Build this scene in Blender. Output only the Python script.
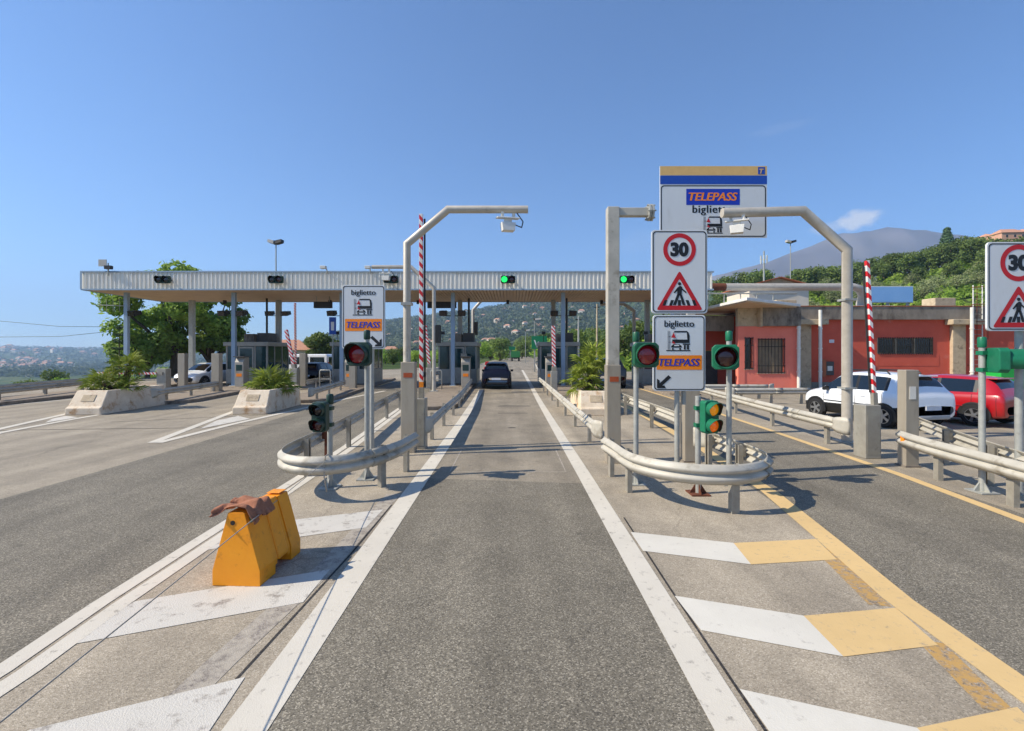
import bpy, bmesh, math, random
import numpy as np
from mathutils import Vector, Matrix
R = math.radians
for o in list(bpy.data.objects): bpy.data.objects.remove(o)
SC = bpy.context.scene
C = SC.collection
# ------------------------------------------------------------------ camera, sky, sun, exposure
F, CH, V0 = 460.0, 2.15, 353.0            # focal length in pixels, eye height, horizon row
cam = bpy.data.cameras.new('camera'); co = bpy.data.objects.new('camera', cam); C.objects.link(co)
cam.sensor_width = 36; cam.lens = 36 * F / 1024; cam.shift_y = -12.5 / 1024
cam.clip_start = 0.05; cam.clip_end = 40000
co.location = (0, 0, CH); co.rotation_euler = (R(90), 0, 0); SC.camera = co
SUN_EL = R(41); SUN_AZ = R(-101)          # azimuth from +Y clockwise: sun stands to the left, a little behind
sdir = Vector((math.sin(SUN_AZ) * math.cos(SUN_EL), math.cos(SUN_AZ) * math.cos(SUN_EL), math.sin(SUN_EL)))
w = bpy.data.worlds.new('World'); SC.world = w; w.use_nodes = True
nt = w.node_tree; bg = nt.nodes['Background']
sky = nt.nodes.new('ShaderNodeTexSky'); sky.sky_type = 'NISHITA'; sky.sun_disc = False
sky.sun_elevation = SUN_EL; sky.sun_rotation = SUN_AZ; sky.air_density = 1.0; sky.dust_density = 0.0; sky.ozone_density = 10.0
def cloud_layer(src):
    n, l = nt.nodes, nt.links; d = n.new('ShaderNodeTexCoord').outputs['Generated']; out = src
    for (u, v, rad, str_, sq) in ((858, 219, .055, .75, 1.7), (828, 228, .05, .35, 2.6), (780, 128, .09, .05, 6.0), (650, 240, .16, .06, 4.0)):
        dv = Vector(((u - 512) / 460, 1, (353 - v) / 460)).normalized(); sub = n.new('ShaderNodeVectorMath'); sub.operation = 'SUBTRACT'; sub.inputs[1].default_value = dv; l.new(d, sub.inputs[0])
        mp = n.new('ShaderNodeMapping'); mp.inputs['Scale'].default_value = (1, 1, sq); l.new(sub.outputs[0], mp.inputs[0])
        ln = n.new('ShaderNodeVectorMath'); ln.operation = 'LENGTH'; l.new(mp.outputs[0], ln.inputs[0])
        fall = n.new('ShaderNodeMapRange'); fall.interpolation_type = 'SMOOTHSTEP'; fall.inputs['From Min'].default_value = rad; fall.inputs['From Max'].default_value = 0; l.new(ln.outputs['Value'], fall.inputs[0])
        tx = n.new('ShaderNodeTexNoise'); tx.inputs['Scale'].default_value = 2.2 / rad; tx.inputs['Detail'].default_value = 6; tx.inputs['Roughness'].default_value = .6; l.new(mp.outputs[0], tx.inputs['Vector'])
        ad = n.new('ShaderNodeMath'); ad.operation = 'MULTIPLY_ADD'; ad.inputs[1].default_value = .75; l.new(fall.outputs[0], ad.inputs[0]); l.new(tx.outputs[0], ad.inputs[2])
        th = n.new('ShaderNodeMapRange'); th.interpolation_type = 'SMOOTHSTEP'; th.inputs['From Min'].default_value = .72; th.inputs['From Max'].default_value = 1.2; th.inputs['To Max'].default_value = str_; l.new(ad.outputs[0], th.inputs[0])
        x = n.new('ShaderNodeMix'); x.data_type = 'RGBA'; x.inputs['B'].default_value = (5.6, 5.6, 5.7, 1); l.new(th.outputs[0], x.inputs['Factor']); l.new(out, x.inputs['A']); out = x.outputs['Result']
    return out
nt.links.new(cloud_layer(sky.outputs[0]), bg.inputs[0]); bg.inputs[1].default_value = 0.118
sl = bpy.data.lights.new('sun', 'SUN'); so = bpy.data.objects.new('sun', sl); C.objects.link(so)
sl.energy = 5.0; sl.angle = R(0.5); sl.color = (1, 0.91, 0.76)
so.rotation_euler = (-sdir).to_track_quat('-Z', 'Y').to_euler()
SC.view_settings.view_transform = 'Standard'; SC.view_settings.look = 'None'
SC.view_settings.exposure = 0.55; SC.view_settings.gamma = 1.0
SC.render.engine = 'CYCLES'; SC.cycles.use_denoising = True
SC.cycles.max_bounces = 6; SC.cycles.transparent_max_bounces = 6; SC.cycles.volume_bounces = 1
rng = random.Random(7); nrng = np.random.default_rng(7)

def G(u, v, z=0.0):
    Y = F * (CH - z) / (v - V0); return ((u - 512) * Y / F, Y)
def P(u, v, Y): return Vector(((u - 512) * Y / F, Y, CH - (v - V0) * Y / F))

# ------------------------------------------------------------------ materials
def L(r, g, b):
    f = lambda c: (c / 255 / 12.92) if c <= 10 else ((c / 255 + .055) / 1.055) ** 2.4
    return (f(r), f(g), f(b), 1)
M = {}
def mat(name, c1, c2=None, scale=6, rough=.6, metal=0, bump=0, bscale=None, stain=None, sscale=1.5, slo=.55, shi=.7,
        stretch=(1, 1, 1), emit=None, estr=0, spec=.5, coat=0, coords='pos'):
    m = bpy.data.materials.new(name); m.use_nodes = True; n = m.node_tree.nodes; l = m.node_tree.links
    b = n['Principled BSDF']; b.inputs['Roughness'].default_value = rough; b.inputs['Metallic'].default_value = metal
    b.inputs['Specular IOR Level'].default_value = spec; b.inputs['Coat Weight'].default_value = coat
    b.inputs['Base Color'].default_value = c1
    if emit: b.inputs['Emission Color'].default_value = emit; b.inputs['Emission Strength'].default_value = estr
    if c2 is not None or bump or stain:
        if coords == 'pos':
            g = n.new('ShaderNodeNewGeometry'); vec = g.outputs['Position']
        else:
            g = n.new('ShaderNodeTexCoord'); vec = g.outputs['Object']
        mp = n.new('ShaderNodeMapping'); mp.inputs['Scale'].default_value = stretch; l.new(vec, mp.inputs[0]); vec = mp.outputs[0]
        col = None
        if c2 is not None:
            t = n.new('ShaderNodeTexNoise'); t.inputs['Scale'].default_value = scale; t.inputs['Detail'].default_value = 6
            t.inputs['Roughness'].default_value = .65; l.new(vec, t.inputs['Vector'])
            r = n.new('ShaderNodeMapRange'); r.inputs['From Min'].default_value = .3; r.inputs['From Max'].default_value = .7; l.new(t.outputs[0], r.inputs[0])
            x = n.new('ShaderNodeMix'); x.data_type = 'RGBA'; x.inputs['A'].default_value = c1; x.inputs['B'].default_value = c2
            l.new(r.outputs[0], x.inputs['Factor']); col = x.outputs['Result']
        if stain:
            t2 = n.new('ShaderNodeTexNoise'); t2.inputs['Scale'].default_value = sscale; t2.inputs['Detail'].default_value = 8
            t2.inputs['Roughness'].default_value = .7; l.new(vec, t2.inputs['Vector'])
            r2 = n.new('ShaderNodeMapRange'); r2.inputs['From Min'].default_value = slo; r2.inputs['From Max'].default_value = shi; l.new(t2.outputs[0], r2.inputs[0])
            x2 = n.new('ShaderNodeMix'); x2.data_type = 'RGBA'; x2.inputs['B'].default_value = stain; l.new(r2.outputs[0], x2.inputs['Factor'])
            if col: l.new(col, x2.inputs['A'])
            else: x2.inputs['A'].default_value = c1
            col = x2.outputs['Result']
        if col: l.new(col, b.inputs['Base Color'])
        if bump:
            t3 = n.new('ShaderNodeTexNoise'); t3.inputs['Scale'].default_value = bscale or scale * 4; t3.inputs['Detail'].default_value = 4; l.new(vec, t3.inputs['Vector'])
            bp = n.new('ShaderNodeBump'); bp.inputs['Strength'].default_value = bump; bp.inputs['Distance'].default_value = .02
            l.new(t3.outputs[0], bp.inputs['Height']); l.new(bp.outputs[0], b.inputs['Normal'])
    M[name] = m; return m
def mixn(n, l, fac, a, b, mode='MIX'):
    x = n.new('ShaderNodeMix'); x.data_type = 'RGBA'; x.blend_type = mode
    for s, v in (('Factor', fac), ('A', a), ('B', b)):
        if hasattr(v, 'links') or hasattr(v, 'is_linked'): l.new(v, x.inputs[s])
        else: x.inputs[s].default_value = v
    return x.outputs['Result']
def asphalt(name, base, dark, light, agg=110, wear=None, wlo=.5, whi=.62, patch=.35, wscale=9, bumpd=.004):
    """speckled aggregate; with wear, paint flaking back to asphalt"""
    m = bpy.data.materials.new(name); m.use_nodes = True; n = m.node_tree.nodes; l = m.node_tree.links; b = n['Principled BSDF']
    b.inputs['Roughness'].default_value = .82; b.inputs['Specular IOR Level'].default_value = .35
    g = n.new('ShaderNodeNewGeometry').outputs['Position']
    vo = n.new('ShaderNodeTexVoronoi'); vo.inputs['Scale'].default_value = agg; l.new(g, vo.inputs['Vector'])
    sp = n.new('ShaderNodeSeparateColor'); l.new(vo.outputs['Color'], sp.inputs[0])
    rp = n.new('ShaderNodeValToRGB'); e = rp.color_ramp.elements
    e[0].position = 0; e[0].color = dark; e[1].position = 1; e[1].color = light
    k = e.new(.35); k.color = base; k = e.new(.72); k.color = base
    l.new(sp.outputs[0], rp.inputs[0]); col = rp.outputs[0]
    mp = n.new('ShaderNodeMapping'); mp.inputs['Scale'].default_value = (1.6, .12, 1); l.new(g, mp.inputs[0])
    t = n.new('ShaderNodeTexNoise'); t.inputs['Scale'].default_value = 1.0; t.inputs['Detail'].default_value = 5; l.new(mp.outputs[0], t.inputs['Vector'])
    t2 = n.new('ShaderNodeTexNoise'); t2.inputs['Scale'].default_value = .9; t2.inputs['Detail'].default_value = 8; t2.inputs['Roughness'].default_value = .7; l.new(g, t2.inputs['Vector'])
    for tt, a in ((t, patch), (t2, patch)):
        r = n.new('ShaderNodeMapRange'); r.inputs['From Min'].default_value = .3; r.inputs['From Max'].default_value = .7
        r.inputs['To Min'].default_value = 1 - a; r.inputs['To Max'].default_value = 1 + a * .8; l.new(tt.outputs[0], r.inputs[0])
        cc = n.new('ShaderNodeCombineColor')
        for i in range(3): l.new(r.outputs[0], cc.inputs[i])
        col = mixn(n, l, 1.0, col, cc.outputs[0], 'MULTIPLY')
    dv = n.new('ShaderNodeTexVoronoi'); dv.inputs['Scale'].default_value = 1.7; l.new(g, dv.inputs['Vector'])
    dr = n.new('ShaderNodeMapRange'); dr.inputs['From Min'].default_value = .03; dr.inputs['From Max'].default_value = .10; dr.inputs['To Min'].default_value = .72; l.new(dv.outputs['Distance'], dr.inputs[0])
    nw = n.new('ShaderNodeTexNoise'); nw.inputs['Scale'].default_value = 1.3; nw.inputs['Detail'].default_value = 4; l.new(g, nw.inputs['Vector'])
    wv = n.new('ShaderNodeVectorMath'); wv.operation = 'MULTIPLY_ADD'; wv.inputs[1].default_value = (.9, .9, 0); l.new(nw.outputs['Color'], wv.inputs[0]); l.new(g, wv.inputs[2])
    cv = n.new('ShaderNodeTexVoronoi'); cv.feature = 'DISTANCE_TO_EDGE'; cv.inputs['Scale'].default_value = .30; l.new(wv.outputs[0], cv.inputs['Vector'])
    cm = n.new('ShaderNodeMapRange'); cm.inputs['From Min'].default_value = .001; cm.inputs['From Max'].default_value = .0035; cm.inputs['To Min'].default_value = .80; l.new(cv.outputs['Distance'], cm.inputs[0])
    mm = n.new('ShaderNodeMath'); mm.operation = 'MULTIPLY'; l.new(dr.outputs[0], mm.inputs[0]); l.new(cm.outputs[0], mm.inputs[1])
    cc = n.new('ShaderNodeCombineColor')
    for i in range(3): l.new(mm.outputs[0], cc.inputs[i])
    col = mixn(n, l, 1.0, col, cc.outputs[0], 'MULTIPLY')
    if wear:
        t3 = n.new('ShaderNodeTexNoise'); t3.inputs['Scale'].default_value = wscale; t3.inputs['Detail'].default_value = 9; t3.inputs['Roughness'].default_value = .75; l.new(g, t3.inputs['Vector'])
        r = n.new('ShaderNodeMapRange'); r.inputs['From Min'].default_value = wlo; r.inputs['From Max'].default_value = whi; l.new(t3.outputs[0], r.inputs[0])
        mu = n.new('ShaderNodeMath'); mu.operation = 'MULTIPLY_ADD'; mu.inputs[1].default_value = .35; mu.inputs[2].default_value = .68; l.new(t2.outputs[0], mu.inputs[0])
        cc = n.new('ShaderNodeCombineColor')
        for i in range(3): l.new(mu.outputs[0], cc.inputs[i])
        pc = mixn(n, l, 1.0, wear, cc.outputs[0], 'MULTIPLY')
        col = mixn(n, l, r.outputs[0], pc, col)
    l.new(col, b.inputs['Base Color'])
    bp = n.new('ShaderNodeBump'); bp.inputs['Strength'].default_value = .5; bp.inputs['Distance'].default_value = bumpd
    l.new(vo.outputs['Distance'], bp.inputs['Height']); l.new(bp.outputs[0], b.inputs['Normal'])
    M[name] = m; return m
asphalt('plaza', L(151, 140, 122), L(124, 114, 98), L(180, 169, 149), 130, patch=.20)
asphalt('lane', L(116, 109, 95), L(78, 73, 64), L(166, 157, 139), 120, patch=.20)
asphalt('lane_old', L(140, 130, 113), L(112, 103, 89), L(170, 159, 141), 130, patch=.24)
asphalt('gore', L(161, 149, 130), L(130, 120, 103), L(190, 178, 158), 130, patch=.24)
asphalt('tar', L(58, 55, 52), L(40, 38, 36), L(84, 80, 76), 60, patch=.3)
asphalt('white_line', L(128, 121, 112), L(96, 90, 82), L(170, 160, 148), 110, wear=L(216, 208, 192), wlo=.57, whi=.70, patch=.12, bumpd=.002)
asphalt('white_worn', L(140, 131, 121), L(100, 92, 84), L(180, 170, 158), 110, wear=L(212, 206, 194), wlo=.54, whi=.66, patch=.12, wscale=5)
asphalt('white_new', L(140, 131, 121), L(100, 92, 84), L(180, 170, 158), 110, wear=L(220, 214, 200), wlo=.58, whi=.78, patch=.08, bumpd=.002)
asphalt('yellow_line', L(140, 131, 121), L(100, 92, 84), L(180, 170, 158), 110, wear=L(224, 190, 132), wlo=.56, whi=.76, patch=.12, wscale=14, bumpd=.002)
asphalt('yellow_old', L(140, 128, 112), L(100, 92, 84), L(180, 170, 158), 110, wear=L(196, 156, 92), wlo=.46, whi=.6, patch=.12, wscale=14)
asphalt('pale_line', L(140, 131, 121), L(108, 100, 92), L(176, 165, 152), 110, wear=L(182, 172, 156), wlo=.45, whi=.6, patch=.12)
mat('kerb', L(150, 138, 122), L(112, 100, 88), 5, .85, bump=.3, stain=L(80, 70, 60), sscale=2)
mat('island_top', L(150, 136, 118), L(126, 112, 96), 4, .9, bump=.3, stain=L(96, 84, 72), sscale=1.2)
mat('galv', L(194, 188, 174), L(172, 167, 154), 3, .6, .12, bump=.06, stain=L(132, 122, 104), sscale=2.8, slo=.54, shi=.72)
mat('galv_old', L(176, 171, 158), L(154, 149, 136), 5, .62, .12, stain=L(120, 100, 78), sscale=4, slo=.6, shi=.75)
mat('galv_pole', L(178, 178, 170), L(152, 153, 148), 9, .5, .25, stain=L(130, 126, 118), sscale=6, slo=.6, shi=.8)
mat('post_steel', L(168, 162, 148), L(140, 134, 122), 7, .55, .25, stain=L(112, 92, 72), sscale=5, slo=.62, shi=.74)
mat('rust', L(120, 66, 40), L(78, 42, 28), 14, .9, bump=.3)
mat('beige_steel', L(176, 166, 148), L(158, 147, 130), 3, .5, .3, bump=.03, stain=L(126, 114, 98), sscale=2, slo=.56, shi=.8, stretch=(1, 1, .25))
mat('cabinet', L(168, 164, 152), L(148, 143, 132), 4, .5, .25, stain=L(112, 104, 92), sscale=3, slo=.6, shi=.8)
mat('gantry', L(196, 188, 174), L(176, 168, 154), 4, .45, .15, stain=L(140, 130, 116), sscale=3, slo=.58, shi=.8)
mat('sig_green', L(30, 118, 84), L(24, 100, 72), 8, .42, spec=.4, stain=L(60, 120, 100), sscale=9, slo=.6, shi=.8)
mat('sig_green_shaded', L(28, 92, 62), L(24, 80, 54), 8, .45, stain=L(52, 100, 80), sscale=9, slo=.6, shi=.8)  # darker copy of sig_green: shade on the signal head put into its colour
mat('sig_dark', L(22, 60, 48), L(18, 48, 40), 8, .5)
mat('visor_in', L(14, 16, 15), rough=.7)
mat('lens_red', L(150, 20, 32), L(120, 14, 24), 30, .15, coat=.6)
mat('lens_red_off', L(64, 16, 18), rough=.2, coat=.5)
mat('lens_amber', L(236, 150, 20), L(220, 120, 12), 30, .2, coat=.5, emit=L(240, 150, 20), estr=.25)
mat('lens_orange', L(232, 110, 18), L(216, 90, 12), 30, .2, coat=.5, emit=L(240, 110, 20), estr=.25)
mat('lens_green_on', L(30, 220, 90), emit=L(40, 255, 110), estr=1.0)
mat('lens_dark', L(34, 20, 20), rough=.25, coat=.5)
mat('sign_face', L(214, 217, 218), L(206, 209, 210), 1.3, .42, stain=L(190, 190, 186), sscale=2.2, slo=.6, shi=.85, stretch=(1.5, 1, .5))
mat('sign_back', L(150, 152, 152), rough=.5, metal=.5)
mat('ink_black', L(18, 20, 24), rough=.5)
mat('ink_grey', L(150, 152, 154), rough=.5)
mat('ink_red', L(198, 22, 30), L(188, 18, 26), 3, .45)
mat('ink_white', L(222, 224, 225), rough=.45)
mat('ink_orange', L(250, 142, 26), L(246, 134, 22), 3, .45)
mat('ink_blue', L(16, 50, 178), L(20, 56, 172), 3, .45)
mat('board_tan', L(226, 186, 118), L(216, 174, 108), 6, .5)
mat('board_blue', L(20, 70, 168), L(28, 80, 172), 12, .5)
mat('lid_blue', L(150, 170, 188), L(142, 162, 180), 3, .45, stain=L(166, 170, 172), sscale=2.0, slo=.6, shi=.8)
mat('fascia', L(240, 235, 222), L(230, 225, 212), 1.2, .5, stain=L(176, 172, 160), sscale=1.1, slo=.56, shi=.82, stretch=(1, 1, .35))
mat('soffit', L(206, 178, 146), L(190, 162, 132), 1.0, .6)
mat('roof_felt', L(130, 126, 120), L(112, 108, 102), 2, .9)
mat('boothwall', L(170, 164, 152), L(152, 146, 134), 3, .5, .1, stain=L(118, 108, 96), sscale=2, slo=.56, shi=.8)
mat('booth_dark', L(84, 80, 76), L(70, 66, 62), 3, .6)
mat('glass_teal', L(30, 62, 62), L(24, 48, 50), 1.5, .08, spec=.8)
mat('black_plastic', L(24, 24, 25), rough=.5)
mat('dark_metal', L(52, 50, 48), L(40, 38, 36), 6, .5, .3)
mat('white_paint', L(226, 224, 216), L(210, 206, 196), 4, .5)
mat('orange_plastic', L(244, 158, 30), L(236, 146, 24), 3, .42, spec=.4, stain=L(184, 112, 40), sscale=7, slo=.54, shi=.78, bump=.08, bscale=30)
mat('cloth', L(172, 116, 88), L(142, 92, 68), 12, .95, bump=.4, bscale=60)
mat('rope', L(176, 168, 154), L(150, 142, 130), 60, .95)
mat('plastic_orange', L(240, 140, 30), rough=.4)
mat('reflector', L(176, 82, 40), L(160, 72, 36), 5, .35)
mat('concrete_white', L(228, 212, 188), L(208, 190, 164), 3, .85, bump=.3, bscale=30, stain=L(176, 134, 88), sscale=2.4, slo=.52, shi=.68)
mat('concrete_grey', L(150, 140, 126), L(122, 112, 100), 2.5, .9, bump=.3, bscale=20, stain=L(84, 74, 66), sscale=1.6, slo=.5, shi=.68, stretch=(1, 1, .5))
mat('concrete_light', L(196, 178, 148), L(172, 154, 128), 4, .85, bump=.2, stain=L(120, 104, 86), sscale=2.5)
mat('red_wall', L(206, 92, 70), L(194, 82, 62), 1.6, .85, bump=.1, bscale=40, stain=L(198, 122, 108), sscale=.9, slo=.62, shi=.74)
mat('pink_wall', L(240, 132, 112), L(232, 122, 102), 1.6, .85, bump=.1, bscale=40, stain=L(196, 84, 76), sscale=1.1, slo=.66, shi=.9)
mat('white_slab', L(228, 226, 222), L(214, 212, 206), 2, .7)
mat('window_dark', L(34, 34, 34), L(48, 46, 44), 2, .12, spec=.7)
mat('blind', L(148, 132, 108), L(124, 110, 90), 3, .8)
mat('soil', L(70, 52, 38), L(50, 38, 28), 20, 1)
mat('billboard_blue', L(146, 190, 236), L(136, 182, 232), .8, .4)
mat('tile_roof', L(186, 110, 74), L(160, 90, 62), 3, .85)
mat('roof_pale', L(196, 146, 118), L(180, 130, 104), 3, .85)
mat('house_white', L(226, 216, 200), L(212, 200, 182), .5, .85)
mat('house_pink', L(214, 168, 140), L(200, 152, 126), .5, .85)
mat('green_sign', L(16, 120, 76), rough=.4)
mat('tyre', L(28, 28, 29), rough=.85)
mat('alloy', L(176, 178, 180), rough=.3, metal=.8)
mat('car_white', L(232, 234, 236), rough=.3, spec=.5, coat=.8)
mat('car_red', L(168, 14, 22), rough=.3, spec=.5, coat=.8)
mat('car_blue', L(9, 12, 34), rough=.4, spec=.3, coat=.1)
mat('car_dark', L(24, 25, 30), rough=.3, spec=.5, coat=.8)
mat('car_glass', L(14, 20, 22), rough=.04, spec=.9)
mat('tail_red', L(170, 14, 18), rough=.2, coat=.6)
mat('tail_lit', L(220, 24, 20), rough=.2, emit=L(255, 40, 25), estr=1.2)
mat('headlamp', L(200, 206, 212), rough=.1, coat=.8)
mat('plate', L(214, 216, 220), rough=.4)
mat('truck_green', L(46, 128, 64), L(40, 112, 56), 3, .6)
mat('dumpster', L(30, 176, 70), L(26, 160, 62), 3, .5)
mat('bark', L(104, 88, 72), L(74, 62, 50), 9, .95, bump=.5, stretch=(1, 1, .3))
mat('palm_bark', L(96, 74, 52), L(60, 44, 32), 14, .95, bump=.8)
mat('dish', L(176, 172, 164), rough=.6)
mat('lamp_glass', L(206, 210, 210), rough=.15)
def leaf(name, c1, c2, scale=.8, trans=.3):
    m = mat(name, c1, c2, scale, .6, spec=.25); n = m.node_tree.nodes; l = m.node_tree.links; b = n['Principled BSDF']
    src = b.inputs['Base Color'].links[0].from_socket
    oi = n.new('ShaderNodeObjectInfo'); hs = n.new('ShaderNodeHueSaturation'); mr = n.new('ShaderNodeMapRange')
    mr.inputs['To Min'].default_value = .75; mr.inputs['To Max'].default_value = 1.25; l.new(oi.outputs['Random'], mr.inputs[0])
    l.new(mr.outputs[0], hs.inputs['Value']); l.new(src, hs.inputs['Color']); l.new(hs.outputs[0], b.inputs['Base Color'])
    tr = n.new('ShaderNodeBsdfTranslucent'); l.new(hs.outputs[0], tr.inputs['Color'])
    mx = n.new('ShaderNodeMixShader'); mx.inputs[0].default_value = trans
    l.new(b.outputs[0], mx.inputs[1]); l.new(tr.outputs[0], mx.inputs[2]); l.new(mx.outputs[0], n['Material Output'].inputs['Surface'])
leaf('leaf_tree', L(160, 182, 84), L(108, 138, 54), .7, .45)
leaf('leaf_dark', L(128, 144, 74), L(84, 106, 52), .25, .4)
leaf('leaf_olive', L(160, 166, 116), L(128, 140, 92), .25)
leaf('leaf_citrus', L(172, 196, 84), L(128, 162, 60), .15, .45)
leaf('leaf_far', L(94, 104, 70), L(66, 78, 52), .02, .2)
leaf('leaf_palm', L(168, 176, 74), L(122, 142, 52), 3, .4)
leaf('leaf_pine', L(84, 108, 70), L(60, 84, 54), .6, .15)
# terrain: mosaic of scrub, groves and dry grass
def terrain_mat(name, cols, s1, s2):
    m = bpy.data.materials.new(name); m.use_nodes = True; n = m.node_tree.nodes; l = m.node_tree.links; b = n['Principled BSDF']
    b.inputs['Roughness'].default_value = .95; b.inputs['Specular IOR Level'].default_value = .1
    g = n.new('ShaderNodeNewGeometry').outputs['Position']
    t = n.new('ShaderNodeTexNoise'); t.inputs['Scale'].default_value = s1; t.inputs['Detail'].default_value = 9; t.inputs['Roughness'].default_value = .7; l.new(g, t.inputs['Vector'])
    rp = n.new('ShaderNodeValToRGB'); e = rp.color_ramp.elements
    e[0].position = .32; e[0].color = cols[0]; e[1].position = .68; e[1].color = cols[-1]
    for i, c in enumerate(cols[1:-1]): k = e.new(.32 + .36 * (i + 1) / (len(cols) - 1)); k.color = c
    l.new(t.outputs[0], rp.inputs[0])
    v = n.new('ShaderNodeTexVoronoi'); v.inputs['Scale'].default_value = s2; l.new(g, v.inputs['Vector'])
    r = n.new('ShaderNodeMapRange'); r.inputs['To Min'].default_value = 1.15; r.inputs['To Max'].default_value = .55; l.new(v.outputs['Distance'], r.inputs[0])
    cc = n.new('ShaderNodeCombineColor')
    for i in range(3): l.new(r.outputs[0], cc.inputs[i])
    l.new(mixn(n, l, 1.0, rp.outputs[0], cc.outputs[0], 'MULTIPLY'), b.inputs['Base Color'])
    M[name] = m
terrain_mat('terrain', [L(48, 66, 34), L(66, 84, 42), L(86, 98, 52), L(126, 120, 80)], .012, .10)
terrain_mat('volcano', [L(92, 88, 92), L(112, 106, 108), L(128, 122, 120)], .0012, .004)

# ------------------------------------------------------------------ mesh collector
class MB:
    def __init__(s): s.v = []; s.f = []; s.m = []; s.k = 0
    def mi(s, k): s.k = k; return s
    def add(s, vs, fs):
        o = len(s.v); s.v += [tuple(x) for x in vs]; s.f += [tuple(i + o for i in f) for f in fs]; s.m += [s.k] * len(fs); return s
    def bx(s, x0, x1, y0, y1, z0, z1):
        vs = [(x, y, z) for z in (z0, z1) for y in (y0, y1) for x in (x0, x1)]
        return s.add(vs, [(0, 2, 3, 1), (4, 5, 7, 6), (0, 1, 5, 4), (2, 6, 7, 3), (0, 4, 6, 2), (1, 3, 7, 5)])
    def hexa(s, b, t):      # bottom and top quads, counter-clockwise from above
        return s.add(list(b) + list(t), [(3, 2, 1, 0), (4, 5, 6, 7), (0, 1, 5, 4), (1, 2, 6, 5), (2, 3, 7, 6), (3, 0, 4, 7)])
    def poly(s, pts): return s.add(pts, [tuple(range(len(pts)))])
    def prism(s, pts, z0, z1):
        n = len(pts); return s.add([(x, y, z0) for x, y in pts] + [(x, y, z1) for x, y in pts],
            [tuple(reversed(range(n))), tuple(range(n, 2 * n))] + [(i, (i + 1) % n, n + (i + 1) % n, n + i) for i in range(n)])
    def prismy(s, pts, y0, y1):     # polygon in XZ extruded along y; y0 faces the camera
        n = len(pts); return s.add([(x, y0, z) for x, z in pts] + [(x, y1, z) for x, z in pts],
            [tuple(range(n)), tuple(reversed(range(n, 2 * n)))] + [(i, n + i, n + (i + 1) % n, (i + 1) % n) for i in range(n)])
    def prismx(s, pts, x0, x1):     # polygon in YZ
        n = len(pts); return s.add([(x0, y, z) for y, z in pts] + [(x1, y, z) for y, z in pts],
            [tuple(reversed(range(n))), tuple(range(n, 2 * n))] + [(i, (i + 1) % n, n + (i + 1) % n, n + i) for i in range(n)])
    def tube(s, path, r, n=10, caps=True, rot=0):
        path = [Vector(p) for p in path]; rs = r if isinstance(r, (list, tuple)) else [r] * len(path)
        T = []
        for i in range(len(path)):
            a = path[max(i - 1, 0)]; b = path[min(i + 1, len(path) - 1)]; c = path[i]
            d1 = (c - a).normalized() if (c - a).length > 1e-9 else None; d2 = (b - c).normalized() if (b - c).length > 1e-9 else None
            T.append(((d1 or d2) + (d2 or d1)).normalized())
        up = Vector((0, 0, 1)) if abs(T[0].z) < .9 else Vector((1, 0, 0))
        u = (up - T[0] * up.dot(T[0])).normalized(); vs = []
        for i, p in enumerate(path):
            u = (u - T[i] * u.dot(T[i])).normalized(); w_ = T[i].cross(u)
            k = 1.0
            if 0 < i < len(path) - 1:
                c_ = (path[i] - path[i - 1]).normalized().dot(T[i]); k = 1 / max(c_, .4)
            bend = None
            if k > 1.001:
                bend = ((path[i + 1] - path[i]).normalized() - (path[i] - path[i - 1]).normalized()); bend = (bend - T[i] * bend.dot(T[i])).normalized()
            for j in range(n):
                a = 2 * math.pi * j / n + rot; o = u * (math.cos(a) * rs[i]) + w_ * (math.sin(a) * rs[i])
                if bend: o = o + bend * (o.dot(bend) * (k - 1))
                vs.append(p + o)
        fs = [(i * n + j, i * n + (j + 1) % n, (i + 1) * n + (j + 1) % n, (i + 1) * n + j) for i in range(len(path) - 1) for j in range(n)]
        if caps: fs += [tuple(reversed(range(n))), tuple(range((len(path) - 1) * n, len(path) * n))]
        return s.add(vs, fs)
    def lathe(s, prof, n=20, ctr=(0, 0, 0), axis='z', caps=True):
        vs = []
        for r, h in prof:
            for j in range(n):
                a = 2 * math.pi * j / n; x, y = r * math.cos(a), r * math.sin(a)
                vs.append({'z': (x, y, h), 'y': (x, h, y), 'x': (h, x, y)}[axis])
        vs = [(a + ctr[0], b + ctr[1], c + ctr[2]) for a, b, c in vs]
        fs = [(i * n + j, i * n + (j + 1) % n, (i + 1) * n + (j + 1) % n, (i + 1) * n + j) for i in range(len(prof) - 1) for j in range(n)]
        if caps: fs += [tuple(reversed(range(n))), tuple(range((len(prof) - 1) * n, len(prof) * n))]
        return s.add(vs, fs)
    def mesh(s, name, mats, smooth=False, off=None, fix=True):
        me = bpy.data.meshes.new(name); vs = s.v
        if off is not None: vs = [(a - off[0], b - off[1], c - off[2]) for a, b, c in vs]
        me.from_pydata(vs, [], s.f)
        for x in ([mats] if isinstance(mats, str) else mats): me.materials.append(M[x])
        me.polygons.foreach_set('material_index', s.m)
        if fix:
            bm = bmesh.new(); bm.from_mesh(me); bmesh.ops.recalc_face_normals(bm, faces=bm.faces); bm.to_mesh(me); bm.free()
        if smooth: me.shade_smooth() if smooth is True else me.shade_smooth(); 
        if smooth and smooth is not True: me.set_sharp_from_angle(angle=R(smooth))
        me.update(); return me
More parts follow.
